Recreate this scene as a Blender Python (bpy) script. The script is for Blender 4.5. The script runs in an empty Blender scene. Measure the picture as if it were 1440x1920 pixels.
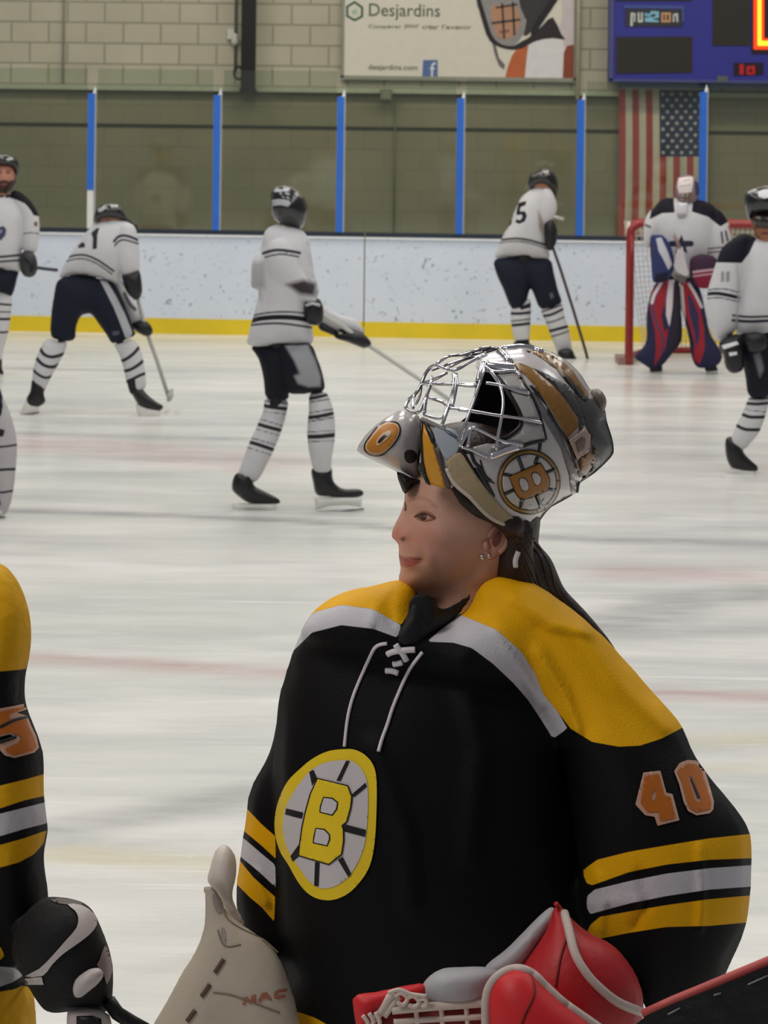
import bpy, math, random
import numpy as np
from mathutils import Vector, noise as mnoise
from mathutils.bvhtree import BVHTree
from mathutils.geometry import delaunay_2d_cdt

random.seed(7)
scene = bpy.context.scene
COL = scene.collection

# ------------------------------------------------------------------ camera
F = 5000.0            # focal length in pixels (image taken to be 1440 x 1920)
CX, HY = 720.0, 200.0 # principal column and horizon row of the level camera
H = 2.2               # height of the camera above the ice
ROLL = math.radians(0.7)
cam_data = bpy.data.cameras.new('camera')
cam = bpy.data.objects.new('camera', cam_data)
COL.objects.link(cam)
cam_data.sensor_fit = 'VERTICAL'
cam_data.sensor_height = 36.0
cam_data.sensor_width = 27.0
cam_data.lens = F * 36.0 / 1920.0
# the picture centre in the unrolled frame
cam_data.shift_x = 0.0
cam_data.shift_y = (HY - 960.0) / 1920.0
cam_data.clip_start = 0.1
cam_data.clip_end = 100
cam.location = (0, 0, H)

cam.rotation_euler = (math.pi / 2, -ROLL, 0)
scene.camera = cam
cam_data.dof.use_dof = True
cam_data.dof.focus_distance = 3.25
cam_data.dof.aperture_fstop = 24.0

# ------------------------------------------------------------------ world, lamps, exposure
scene.view_settings.view_transform = 'Standard'
scene.view_settings.look = 'None'
scene.view_settings.exposure = 0.0
scene.view_settings.gamma = 1.0
scene.view_settings.use_curve_mapping = False
world = bpy.data.worlds.new('arena_air')
scene.world = world
world.use_nodes = True
world.node_tree.nodes['Background'].inputs['Color'].default_value = (0.93, 0.95, 1.0, 1)
world.node_tree.nodes['Background'].inputs['Strength'].default_value = 0.16

def area(name, loc, rot, sx, sy, power, color=(1, 1, 1)):
    l = bpy.data.lights.new(name, 'AREA')
    l.shape = 'RECTANGLE'; l.size = sx; l.size_y = sy
    l.energy = power; l.color = color
    o = bpy.data.objects.new(name, l); COL.objects.link(o)
    o.location = loc; o.rotation_euler = rot
    return o
for k, yy in enumerate((5.5, 9.5, 13.5, 17.5, 21.5)):
    for xx in (-5.0, 0.0, 5.0):
        area('rink_lamp', (xx, yy, 8.0), (0, 0, 0), 2.4, 1.6, 92, (1.0, 0.975, 0.93))
area('rink_lamp', (0.5, 23.9, 6.4), (0, 0, 0), 11, 0.5, 190, (1.0, 0.88, 0.62))  # warm strip added to brighten and tint the ice along the boards
area('front_fill', (-2.4, 1.6, 4.6), (math.radians(18), math.radians(-42), 0), 1.6, 1.0, 62, (1.0, 0.93, 0.86))  # fill lamp added at front left to brighten the face and jersey

# ------------------------------------------------------------------ picture <-> place
cr, sr = math.cos(ROLL), math.sin(ROLL)
def P(px, py, Y):
    dx, dy = px - CX, py - HY
    u = dx * cr + dy * sr
    v = -dx * sr + dy * cr
    return (u * Y / F, Y, H - v * Y / F)
def Pn(px, Y):
    px = np.asarray(px, float); Y = np.asarray(Y, float)
    dx, dy = px[:, 0] - CX, px[:, 1] - HY
    u = dx * cr + dy * sr
    v = -dx * sr + dy * cr
    return np.stack([u * Y / F, np.broadcast_to(Y, u.shape), H - v * Y / F], 1)
def topx(co):
    co = np.asarray(co, float)
    u = co[:, 0] / co[:, 1] * F
    v = (H - co[:, 2]) / co[:, 1] * F
    return np.stack([u * cr - v * sr + CX, u * sr + v * cr + HY], 1)
def ground(px, py):
    dx, dy = px - CX, py - HY
    v = -dx * sr + dy * cr
    Y = F * H / v
    return P(px, py, Y)
def crop(ox, oy, s):
    return lambda pts: [(ox + x / s, oy + y / s) for x, y in pts]

# ------------------------------------------------------------------ small geometry tools
def catmull(pts, n=4, closed=True):
    pts = [tuple(map(float, p)) for p in pts]
    N = len(pts); out = []
    rng = range(N) if closed else range(N - 1)
    for i in rng:
        if closed:
            p0, p1, p2, p3 = pts[i - 1], pts[i], pts[(i + 1) % N], pts[(i + 2) % N]
        else:
            p0, p1, p2, p3 = pts[max(i - 1, 0)], pts[i], pts[i + 1], pts[min(i + 2, N - 1)]
        for k in range(n):
            t = k / n
            out.append(tuple(0.5 * ((2 * b) + (-a + c) * t + (2 * a - 5 * b + 4 * c - d) * t * t
                                    + (-a + 3 * b - 3 * c + d) * t ** 3)
                             for a, b, c, d in zip(p0, p1, p2, p3)))
    if not closed: out.append(pts[-1])
    return out
def resample(loop, step, closed=True):
    a = np.array(loop, float)
    if closed: a = np.vstack([a, a[:1]])
    d = np.r_[0, np.cumsum(np.linalg.norm(np.diff(a, axis=0), axis=1))]
    n = max(8 if closed else 2, int(round(d[-1] / step)))
    t = np.linspace(0, d[-1], n + 1)
    if closed: t = t[:-1]
    return np.stack([np.interp(t, d, a[:, k]) for k in range(a.shape[1])], 1)
def inside(poly, q):
    poly = np.asarray(poly, float); q = np.asarray(q, float)
    x, y = q[:, 0], q[:, 1]; r = np.zeros(len(q), bool)
    a = poly; b = np.roll(poly, -1, 0)
    for (x1, y1), (x2, y2) in zip(a, b):
        if y1 == y2: continue
        c = ((y1 > y) != (y2 > y)) & (x < (x2 - x1) * (y - y1) / (y2 - y1) + x1)
        r ^= c
    return r
def segdist(pts, q, closed=True):
    a = np.asarray(pts, float); q = np.asarray(q, float)
    b = np.roll(a, -1, 0) if closed else a[1:]
    if not closed: a = a[:-1]
    best = np.full(len(q), 1e9)
    for p1, p2 in zip(a, b):
        d = p2 - p1; L = d @ d
        t = np.clip(((q - p1) @ d) / (L if L > 0 else 1), 0, 1)
        best = np.minimum(best, np.linalg.norm(q - (p1 + t[:, None] * d), axis=1))
    return best
def sdf(poly, q):
    d = segdist(poly, q)
    return np.where(inside(poly, q), d, -d)
def triangulate(loop, holes, step):
    bpts = [tuple(p) for p in resample(loop, step * 0.55)]
    loops = [bpts] + [[tuple(p) for p in resample(h, step * 0.55)] for h in holes]
    allb = [p for l in loops for p in l]; edges = []; o = 0
    for l in loops:
        n = len(l); edges += [(o + i, o + (i + 1) % n) for i in range(n)]; o += n
    A = np.array(bpts); x0, y0 = A.min(0); x1, y1 = A.max(0)
    g = []; row = 0; y = y0 + step * 0.5
    while y < y1:
        x = x0 + (step * 0.5 if row % 2 else 0.1 * step)
        while x < x1: g.append((x, y)); x += step
        y += step * 0.866; row += 1
    if g:
        G = np.array(g); m = inside(A, G)
        for l in loops: m &= segdist(l, G) > step * 0.42
        for l in loops[1:]: m &= ~inside(l, G)
        g = [tuple(p) for p in G[m]]
    pts = [Vector(p) for p in allb + g]
    v, e, f, *_ = delaunay_2d_cdt(pts, edges, [], 0, 1e-6, False)
    v = np.array([tuple(p) for p in v]); f = np.array([t for t in f if len(t) == 3])
    c = v[f].mean(1); m = inside(A, c)
    for l in loops[1:]: m &= ~inside(l, c)
    f = f[m]
    a = v[f]; ar = (a[:, 1, 0] - a[:, 0, 0]) * (a[:, 2, 1] - a[:, 0, 1]) - (a[:, 1, 1] - a[:, 0, 1]) * (a[:, 2, 0] - a[:, 0, 0])
    f[ar < 0] = f[ar < 0][:, ::-1]
    used = np.unique(f); mp = -np.ones(len(v), int); mp[used] = np.arange(len(used))
    v = v[used]; f = mp[f]
    from collections import Counter
    cnt = Counter()
    for t in f:
        for i in range(3): cnt[frozenset((int(t[i]), int(t[(i + 1) % 3])))] += 1
    bd = np.zeros(len(v), bool)
    bedges = set()
    for k, c in cnt.items():
        if c == 1:
            for i in k: bd[i] = True
            bedges.add(k)
    return v, f, bd, bedges
def poisson(v, f, bd):
    n = len(v); K = np.zeros((n, n)); b = np.zeros(n)
    for t in f:
        p = v[t]; e = p[[2, 0, 1]] - p[[1, 2, 0]]
        A = 0.5 * abs((p[1, 0] - p[0, 0]) * (p[2, 1] - p[0, 1]) - (p[1, 1] - p[0, 1]) * (p[2, 0] - p[0, 0]))
        if A < 1e-12: continue
        k = (e @ e.T) / (4 * A)
        K[np.ix_(t, t)] += k; b[t] += 2 * A / 3
    it = np.where(~bd)[0]; phi = np.zeros(n)
    if len(it): phi[it] = np.linalg.solve(K[np.ix_(it, it)], b[it])
    return np.maximum(phi, 0)

def inflate(loop, Y, th=None, k=1.0, step=None, holes=(), smooth=4, tilt=None, flat=None):
    """closed rounded solid whose outline, seen from the stand, is the loop; th = greatest half depth in metres"""
    if smooth: loop = catmull(loop, smooth)
    holes = [catmull(h, 4) for h in holes]
    A = np.array(loop); size = (A.max(0) - A.min(0)); per = np.linalg.norm(A - np.roll(A, 1, 0), axis=1).sum()
    if step is None: step = max(math.sqrt(max(size[0] * size[1], 1) / 420.0), 1.6)
    v, f, bd, be = triangulate(loop, holes, step)
    s = Y / F
    h = np.sqrt(poisson(v * s, f, bd)) * k
    if th is not None and h.max() > 0: h = h * (th / h.max())
    if flat: h = np.minimum(h, flat)
    t = np.zeros(len(v)) if tilt is None else np.array([tilt(x, y) for x, y in v])
    front = Pn(v, Y + t - h); back = Pn(v, Y + t + h)
    n = len(v); idx = np.where(bd, np.arange(n), np.arange(n) + 0)
    bmap = np.arange(n); nb = 0
    extra = []
    for i in range(n):
        if not bd[i]:
            bmap[i] = n + nb; nb += 1; extra.append(back[i])
    V = np.vstack([front] + ([np.array(extra)] if extra else []))
    FF = [tuple(map(int, t_)) for t_ in f]
    for t_ in f:
        q = tuple(int(bmap[i]) for i in t_[::-1])
        if len({*q}) == 3 and not all(bd[i] for i in t_): FF.append(q)
        elif all(bd[i] for i in t_): FF.append(q)
    return V, FF

def merge(*ms):
    V = []; Fc = []; o = 0
    for v, f in ms:
        V.append(np.asarray(v, float)); Fc += [tuple(i + o for i in t) for t in f]; o += len(v)
    return np.vstack(V), Fc
def limb(pts, n=14):
    """tapered rounded limb through (x, y, z, r) points, world units"""
    P3 = np.array([p[:3] for p in pts], float); R = np.array([p[3] for p in pts], float)
    dense = []; rad = []
    for i in range(len(P3) - 1):
        m = 5
        for k in range(m):
            t = k / m; dense.append(P3[i] * (1 - t) + P3[i + 1] * t); rad.append(R[i] * (1 - t) + R[i + 1] * t)
    dense.append(P3[-1]); rad.append(R[-1])
    dense = np.array(dense); rad = np.array(rad)
    d0 = dense[1] - dense[0]; d0 /= np.linalg.norm(d0); d1 = dense[-1] - dense[-2]; d1 /= np.linalg.norm(d1)
    pre = [(dense[0] - d0 * rad[0] * math.cos(a), rad[0] * math.sin(a)) for a in (0.25, 0.7, 1.15)]
    post = [(dense[-1] + d1 * rad[-1] * math.cos(a), rad[-1] * math.sin(a)) for a in (1.15, 0.7, 0.25)]
    seq = pre + list(zip(dense, rad)) + post
    C = np.array([s[0] for s in seq]); R = np.array([s[1] for s in seq])
    return sweep(C, R, n)
def sweep(C, R, n=8, flat=1.0, upv=None):
    C = np.asarray(C, float); m = len(C); R = np.broadcast_to(np.asarray(R, float), (m,))
    T = np.gradient(C, axis=0) if m > 2 else np.repeat((C[-1:] - C[:1]), m, 0)
    T /= np.maximum(np.linalg.norm(T, axis=1)[:, None], 1e-9)
    u = np.array(upv if upv is not None else (0.0, 0.0, 1.0)); 
    if abs(u @ T[0]) > 0.9: u = np.array((1.0, 0, 0))
    V = []
    for i in range(m):
        a = u - (u @ T[i]) * T[i]; a /= np.linalg.norm(a); b = np.cross(T[i], a); u = a
        for k in range(n):
            w = 2 * math.pi * k / n
            V.append(C[i] + R[i] * (math.cos(w) * a + flat * math.sin(w) * b))
    Fc = []
    for i in range(m - 1):
        for k in range(n):
            Fc.append((i * n + k, i * n + (k + 1) % n, (i + 1) * n + (k + 1) % n, (i + 1) * n + k))
    V.append(C[0]); V.append(C[-1]); o = m * n
    for k in range(n):
        Fc.append((o, (k + 1) % n, k)); Fc.append((o + 1, (m - 1) * n + k, (m - 1) * n + (k + 1) % n))
    return np.array(V), Fc
def plimb(pts, Y, n=14):
    """limb through (px, py, dY, r)"""
    return limb([P(p[0], p[1], Y + p[2]) + (p[3],) for p in pts], n)
def box(x0, x1, y0, y1, z0, z1):
    V = np.array([(x, y, z) for x in (x0, x1) for y in (y0, y1) for z in (z0, z1)], float)
    return V, [(0, 1, 3, 2), (4, 6, 7, 5), (0, 4, 5, 1), (2, 3, 7, 6), (0, 2, 6, 4), (1, 5, 7, 3)]
def slab(loop, Y, depth, smooth=0, holes=(), step=None):
    """flat plate with the given outline and a real thickness"""
    if smooth: loop = catmull(loop, smooth)
    A = np.array(loop); size = A.max(0) - A.min(0)
    if step is None: step = max(math.sqrt(max(size[0] * size[1], 1) / 200.0), 2)
    v, f, bd, be = triangulate(loop, list(holes), step)
    a = Pn(v, Y * np.ones(len(v))); b = Pn(v, (Y + depth) * np.ones(len(v)))
    n = len(v); FF = [tuple(map(int, t)) for t in f] + [tuple(int(i) + n for i in t[::-1]) for t in f]
    for k in be:
        i, j = tuple(k); FF.append((i, j, j + n, i + n))
    return np.vstack([a, b]), FF

def new_mesh(name, V, Fc, smooth=True):
    me = bpy.data.meshes.new(name)
    me.from_pydata([tuple(map(float, v)) for v in V], [], [tuple(map(int, f)) for f in Fc])
    me.validate(); me.update()
    if smooth: me.polygons.foreach_set('use_smooth', [True] * len(me.polygons))
    return me
def fix_normals(me):
    import bmesh
    bm = bmesh.new(); bm.from_mesh(me); bmesh.ops.recalc_face_normals(bm, faces=bm.faces); bm.to_mesh(me); bm.free()
def verts(me):
    a = np.empty(len(me.vertices) * 3); me.vertices.foreach_get('co', a); return a.reshape(-1, 3)
def remesh(m, voxel, it=3):
    """one continuous surface out of overlapping closed solids"""
    me = new_mesh('tmp', *m); fix_normals(me)
    o = bpy.data.objects.new('tmp', me); COL.objects.link(o)
    md = o.modifiers.new('r', 'REMESH'); md.mode = 'VOXEL'; md.voxel_size = voxel
    bpy.context.view_layer.update()
    dg = bpy.context.evaluated_depsgraph_get()
    out = bpy.data.meshes.new_from_object(o.evaluated_get(dg))
    V = verts(out); Fc = [tuple(p.vertices) for p in out.polygons]
    E = np.array([tuple(e.vertices) for e in out.edges])
    bpy.data.objects.remove(o); bpy.data.meshes.remove(me); bpy.data.meshes.remove(out)
    deg = np.bincount(E.ravel(), minlength=len(V))[:, None]
    for k in range(it):
        S = np.zeros_like(V); np.add.at(S, E[:, 0], V[E[:, 1]]); np.add.at(S, E[:, 1], V[E[:, 0]])
        V = V + (0.55 if k % 2 == 0 else -0.35 if it > 4 else 0.45) * (S / np.maximum(deg, 1) - V)
    return V, Fc

# ------------------------------------------------------------------ materials
def C8(r, g, b):
    return tuple(((c / 255) / 12.92 if c <= 10 else (((c / 255) + 0.055) / 1.055) ** 2.4) for c in (r, g, b)) + (1,)
MATS = {}
def mat(name, rgb, rough=0.6, metal=0.0, bump=0.0, bscale=40.0, var=0.06, vscale=12.0, spec=0.4, emit=None, estr=1.0, coat=0.0, sheen=0.0):
    if name in MATS: return MATS[name]
    m = bpy.data.materials.new(name); m.use_nodes = True; nt = m.node_tree; b = nt.nodes['Principled BSDF']
    b.inputs['Roughness'].default_value = rough; b.inputs['Metallic'].default_value = metal
    b.inputs['Specular IOR Level'].default_value = spec
    if coat: b.inputs['Coat Weight'].default_value = coat; b.inputs['Coat Roughness'].default_value = 0.12
    if sheen: b.inputs['Sheen Weight'].default_value = sheen
    tc = nt.nodes.new('ShaderNodeTexCoord'); nz = nt.nodes.new('ShaderNodeTexNoise')
    nz.inputs['Scale'].default_value = vscale; nz.inputs['Detail'].default_value = 4
    nt.links.new(tc.outputs['Object'], nz.inputs['Vector'])
    mx = nt.nodes.new('ShaderNodeMix'); mx.data_type = 'RGBA'
    c = C8(*rgb); mx.inputs[6].default_value = tuple(max(0, x * (1 - 2 * var)) for x in c[:3]) + (1,)
    mx.inputs[7].default_value = tuple(min(1, x * (1 + 2 * var)) for x in c[:3]) + (1,)
    nt.links.new(nz.outputs['Fac'], mx.inputs[0]); nt.links.new(mx.outputs[2], b.inputs['Base Color'])
    if bump:
        n2 = nt.nodes.new('ShaderNodeTexNoise'); n2.inputs['Scale'].default_value = bscale; n2.inputs['Detail'].default_value = 3
        nt.links.new(tc.outputs['Object'], n2.inputs['Vector'])
        bp = nt.nodes.new('ShaderNodeBump'); bp.inputs['Strength'].default_value = 1; bp.inputs['Distance'].default_value = bump
        nt.links.new(n2.outputs['Fac'], bp.inputs['Height']); nt.links.new(bp.outputs['Normal'], b.inputs['Normal'])
    if emit:
        b.inputs['Emission Color'].default_value = C8(*emit); b.inputs['Emission Strength'].default_value = estr
    MATS[name] = m
    return m
def painted(name, base, layers, rough=0.7, bump=0.0, bscale=60.0, var=0.05, spec=0.3, soft=0.4, sheen=0.0, coat=0.0):
    """cloth or shell with areas of other colour; each layer reads one distance attribute (in picture-scale units)"""
    m = bpy.data.materials.new(name); m.use_nodes = True; nt = m.node_tree; b = nt.nodes['Principled BSDF']
    b.inputs['Roughness'].default_value = rough; b.inputs['Specular IOR Level'].default_value = spec
    if sheen: b.inputs['Sheen Weight'].default_value = sheen
    if coat: b.inputs['Coat Weight'].default_value = coat; b.inputs['Coat Roughness'].default_value = 0.15
    tc = nt.nodes.new('ShaderNodeTexCoord'); nz = nt.nodes.new('ShaderNodeTexNoise'); nz.inputs['Scale'].default_value = 9
    nz.inputs['Detail'].default_value = 5
    nt.links.new(tc.outputs['Object'], nz.inputs['Vector'])
    cur = None
    prev = nt.nodes.new('ShaderNodeRGB'); prev.outputs[0].default_value = C8(*base); cur = prev.outputs[0]
    for a, col, soft in layers:
        at = nt.nodes.new('ShaderNodeAttribute'); at.attribute_name = a
        mr = nt.nodes.new('ShaderNodeMapRange'); mr.inputs[1].default_value = -soft; mr.inputs[2].default_value = soft
        nt.links.new(at.outputs['Fac'], mr.inputs[0])
        mx = nt.nodes.new('ShaderNodeMix'); mx.data_type = 'RGBA'
        nt.links.new(mr.outputs[0], mx.inputs[0]); nt.links.new(cur, mx.inputs[6]); mx.inputs[7].default_value = C8(*col)
        cur = mx.outputs[2]
    hv = nt.nodes.new('ShaderNodeHueSaturation'); mv = nt.nodes.new('ShaderNodeMapRange')
    mv.inputs[3].default_value = 1 - 2 * var; mv.inputs[4].default_value = 1 + 2 * var
    nt.links.new(nz.outputs['Fac'], mv.inputs[0]); nt.links.new(mv.outputs[0], hv.inputs['Value']); nt.links.new(cur, hv.inputs['Color'])
    nt.links.new(hv.outputs[0], b.inputs['Base Color'])
    if bump:
        n2 = nt.nodes.new('ShaderNodeTexNoise'); n2.inputs['Scale'].default_value = bscale; n2.inputs['Detail'].default_value = 3
        nt.links.new(tc.outputs['Object'], n2.inputs['Vector'])
        bp = nt.nodes.new('ShaderNodeBump'); bp.inputs['Strength'].default_value = 1; bp.inputs['Distance'].default_value = bump
        nt.links.new(n2.outputs['Fac'], bp.inputs['Height']); nt.links.new(bp.outputs['Normal'], b.inputs['Normal'])
    return m

# ------------------------------------------------------------------ objects
def props(o, label=None, cat=None, group=None, kind=None):
    if label: o['label'] = label
    if cat: o['category'] = cat
    if group: o['group'] = group
    if kind: o['kind'] = kind
    return o
def put(name, m, material, parent=None, smooth=True, fix=True, paint=None, label=None, flatshade=False):
    me = m if isinstance(m, bpy.types.Mesh) else new_mesh(name, *m, smooth=smooth and not flatshade)
    if fix: fix_normals(me)
    if paint:
        q = topx(verts(me)); lay = []
        for i, lay_ in enumerate(paint['layers']):
            shapes, col = lay_[:2]; sf = lay_[2] if len(lay_) > 2 else paint.get('soft', 0.4)
            d = np.full(len(q), -1e3)
            for s in shapes:
                if isinstance(s, dict):   # a line
                    dd = s['w'] / 2 - segdist(s['line'], q, closed=False)
                else:
                    dd = sdf(s, q)
                d = np.maximum(d, dd)
            a = me.attributes.new('area_%d' % i, 'FLOAT', 'POINT'); a.data.foreach_set('value', d.astype(np.float32))
            lay.append(('area_%d' % i, col, sf))
        opts = {k: v for k, v in paint.items() if k not in ('layers', 'base')}
        material = painted(name + '_cloth', paint['base'], lay, **opts)
    me.materials.append(material)
    o = bpy.data.objects.new(name, me); COL.objects.link(o)
    if parent is not None:
        o.parent = parent
        bpy_m = parent_world(parent)
        o.matrix_parent_inverse = bpy_m.inverted()
    if label: o['label'] = label
    return o
from mathutils import Matrix
def parent_world(p):
    if p.type == 'EMPTY': return Matrix.Translation(p.location)
    return Matrix.Identity(4)
def thing(name, loc, label, cat, group=None, kind=None):
    o = bpy.data.objects.new(name, None); COL.objects.link(o); o.location = loc; o.empty_display_size = 0.1
    return props(o, label, cat, group, kind)
def bvh(*objs):
    V = []; Fc = []; off = 0
    for o in objs:
        v = verts(o.data); V += [tuple(x) for x in v]; Fc += [tuple(i + off for i in p.vertices) for p in o.data.polygons]; off += len(v)
    return BVHTree.FromPolygons(V, Fc)
CAM = Vector((0, 0, H))
def hit(tree, px, py, lift=0.001):
    d = (Vector(P(px, py, 1.0)) - CAM).normalized()
    loc, n, i, dist = tree.ray_cast(CAM, d, 100)
    if loc is None: return None
    return tuple(loc - d * lift)
def decal(loop, tree, lift=0.001, step=6.0, smooth=0, holes=()):
    """thin sewn-on or printed patch that lies on a surface"""
    if smooth: loop = catmull(loop, smooth)
    v, f, bd, be = triangulate(loop, list(holes), step)
    pts = [hit(tree, x, y, lift) for x, y in v]
    ok = [p is not None for p in pts]; mp = {}; V = []
    for i, p in enumerate(pts):
        if p is not None: mp[i] = len(V); V.append(p)
    Fc = [tuple(mp[int(i)] for i in t) for t in f if all(ok[int(i)] for i in t)]
    return (np.array(V), Fc) if V else None
def cord(line, tree, r, lift=None, step=4.0, n=8, smooth=4, flat=1.0):
    if smooth: line = catmull(line, smooth, closed=False)
    L = resample(line, step, closed=False); pts = [hit(tree, x, y, r * 0.6 if lift is None else lift) for x, y in L]
    if all(p is None for p in pts): print('CORD MISS', line[0]); return sweep([P(a[0], a[1], 3.2) for a in L], r, n, flat)
    ys_ = [p[1] for p in pts if p is not None]; ym = sum(ys_) / len(ys_)
    pts = [p if p is not None else P(a[0], a[1], ym) for p, a in zip(pts, L)]
    C = np.array(pts)
    if len(C) > 4:
        for _ in range(2): C[1:-1] = (C[:-2] + C[1:-1] * 2 + C[2:]) / 4
    return sweep(C, r, n, flat)
def tube(pts, r, n=8): return sweep(np.array(pts, float), r, n)
def wrinkle(m, amp, scale, seed=0.0):
    V, Fc = m; me = new_mesh('t', V, Fc); me.update(); N = np.array([tuple(v.normal) for v in me.vertices]); bpy.data.meshes.remove(me)
    d = np.array([mnoise.noise(Vector((x[0] * scale + seed, x[1] * scale, x[2] * scale * 0.6))) + 0.5 * mnoise.noise(Vector((x[0] * scale * 2.1, x[1] * scale * 2.1 + seed, x[2] * scale * 1.1))) for x in V])
    return V + N * (d * amp)[:, None], Fc
def text_mesh(body, size):
    c = bpy.data.curves.new('t', 'FONT'); c.body = body; c.size = size; c.extrude = 0.0015; c.resolution_u = 3
    o = bpy.data.objects.new('t', c); COL.objects.link(o); bpy.context.view_layer.update()
    me = bpy.data.meshes.new_from_object(o.evaluated_get(bpy.context.evaluated_depsgraph_get()))
    bpy.data.objects.remove(o); bpy.data.curves.remove(c)
    return me
def text_at(name, body, px0, px1, pyc, Y, material, parent, hpx=None, dy=0.0):
    """lettering that fills the width px0..px1 centred on row pyc on a wall plane at depth Y"""
    me = text_mesh(body, 1.0); V = verts(me); lo = V.min(0); hi = V.max(0)
    a = np.array(P(px0, pyc, Y)); b = np.array(P(px1, pyc, Y)); w = np.linalg.norm(b - a)
    sx = w / (hi[0] - lo[0]); sz = sx if hpx is None else (hpx * Y / F) / (hi[1] - lo[1])
    U = np.empty_like(V); ctr = (hi[1] + lo[1]) / 2
    t = (V[:, 0] - lo[0]) * sx / w
    U[:, 0] = a[0] + (b[0] - a[0]) * t; U[:, 1] = Y + dy - V[:, 2] * 1.0
    U[:, 2] = a[2] + (b[2] - a[2]) * 0 + (V[:, 1] - ctr) * sz
    me.vertices.foreach_set('co', U.ravel()); me.update()
    return put(name, me, material, parent, fix=False)
# ------------------------------------------------------------------ ice, walls, boards, glass
def depth_at(px, a=(0, 618), b=(1170, 640)):
    return None
_b0 = np.array(ground(0, 620)); _b1 = np.array(ground(1170, 641))
def board_Y(X): # the end boards run along this line
    t = (X - _b0[0]) / (_b1[0] - _b0[0]); return _b0[1] + t * (_b1[1] - _b0[1])
def board_pt(px, py, off=0.0):
    Y = 25.5
    for _ in range(6): Y = board_Y(P(px, py, Y)[0]) + off
    return P(px, py, Y)
YW = 28.2   # masonry wall behind the boards

# ice sheet with its paint and marks
nx, ny = 150, 270
xs = np.linspace(-9, 9, nx); ys = np.linspace(0.6, 26.6, ny)
GX, GY = np.meshgrid(xs, ys); V = np.stack([GX.ravel(), GY.ravel(), np.zeros(GX.size)], 1)
Fc = [(j * nx + i, j * nx + i + 1, (j + 1) * nx + i + 1, (j + 1) * nx + i) for j in range(ny - 1) for i in range(nx - 1)]
me = new_mesh('floor', V, Fc)
def gl(pts): return np.array([ground(*p)[:2] for p in pts])
Q = V[:, :2]
def soft_line(pts, w): # metres
    return np.clip(1.4 - segdist(gl(pts), Q, closed=False) / w, 0, 1)
marks = {
    'red_line': np.maximum.reduce([soft_line([(-400, 1215), (60, 1233), (340, 1250), (560, 1264), (1130, 1297), (1440, 1308), (1900, 1330)], 0.10) * 0.55,
                                  soft_line([(-400, 812), (40, 832), (250, 842), (470, 868)], 0.45) * 0.34, soft_line([(1180, 1072), (1400, 1080)], 0.22) * 0.4,
                                  soft_line([(1120, 720), (1500, 735)], 0.5) * 0.25]),
    'grey_line': np.maximum.reduce([soft_line([(-400, 948), (0, 957), (300, 966), (560, 976), (900, 1004), (1440, 1021), (1900, 1040)], 0.09) * 0.8,
                                   soft_line([(100, 1560), (250, 1530), (480, 1486)], 0.13) * 0.55, soft_line([(1130, 1175), (1300, 1125), (1440, 1110)], 0.22) * 0.6,
                                   soft_line([(1150, 1190), (1440, 1180)], 0.12) * 0.4, soft_line([(0, 690), (330, 697)], 0.10) * 0.45,
                                   soft_line([(20, 812), (300, 820), (430, 822)], 0.10) * 0.5, soft_line([(1150, 705), (1440, 716)], 0.12) * 0.35,
                                   soft_line([(240, 1820), (440, 1790)], 0.02) * 0.3]),
    'yellow_mark': np.maximum.reduce([soft_line([(100, 1600), (430, 1622)], 0.09) * 0.45, soft_line([(1290, 1392), (1440, 1385)], 0.09) * 0.4,
                                     soft_line([(1320, 1440), (1440, 1436)], 0.06) * 0.3]),
}
for k, d in marks.items():
    a = me.attributes.new(k, 'FLOAT', 'POINT'); a.data.foreach_set('value', d.astype(np.float32))
m = bpy.data.materials.new('ice'); m.use_nodes = True; nt = m.node_tree; b = nt.nodes['Principled BSDF']; L = nt.links
tc = nt.nodes.new('ShaderNodeTexCoord')
def mapping(scale, rot=0.0):
    mp = nt.nodes.new('ShaderNodeMapping'); mp.inputs['Scale'].default_value = scale; mp.inputs['Rotation'].default_value = (0, 0, rot)
    L.new(tc.outputs['Object'], mp.inputs['Vector']); return mp.outputs[0]
def nz(vec, scale, detail=4, rough=0.55, dist=0.0):
    n = nt.nodes.new('ShaderNodeTexNoise'); n.inputs['Scale'].default_value = scale; n.inputs['Detail'].default_value = detail
    n.inputs['Roughness'].default_value = rough; n.inputs['Distortion'].default_value = dist; L.new(vec, n.inputs['Vector']); return n.outputs['Fac']
def ramp(fac, stops):
    r = nt.nodes.new('ShaderNodeValToRGB'); e = r.color_ramp.elements
    while len(e) > 1: e.remove(e[-1])
    e[0].position = stops[0][0]; e[0].color = stops[0][1]
    for p_, c_ in stops[1:]:
        k = e.new(p_); k.color = c_
    L.new(fac, r.inputs[0]); return r.outputs[0]
def mixc(fac, a_, b_, mode='MIX'):
    x = nt.nodes.new('ShaderNodeMix'); x.data_type = 'RGBA'; x.blend_type = mode
    for s, v_ in ((0, fac), (6, a_), (7, b_)):
        if isinstance(v_, (tuple, float, int)): x.inputs[s].default_value = v_
        else: L.new(v_, x.inputs[s])
    return x.outputs[2]
g = lambda v_: (v_, v_, v_, 1)
base = ramp(nz(mapping((0.35, 0.5, 1)), 1.0, 5), [(0.3, C8(206, 208, 203)), (0.7, C8(226, 223, 218))])
st = ramp(nz(mapping((0.35, 2.6, 1), 0.05), 1.6, 6, 0.65, 0.6), [(0.4, g(0.0)), (0.8, g(0.8))])
base = mixc(st, base, C8(236, 234, 229))
cloud = ramp(nz(mapping((0.5, 1.6, 1), -0.1), 0.9, 5, 0.6), [(0.46, g(0)), (0.70, g(0.7))])
base = mixc(cloud, base, C8(188, 191, 192))
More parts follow.
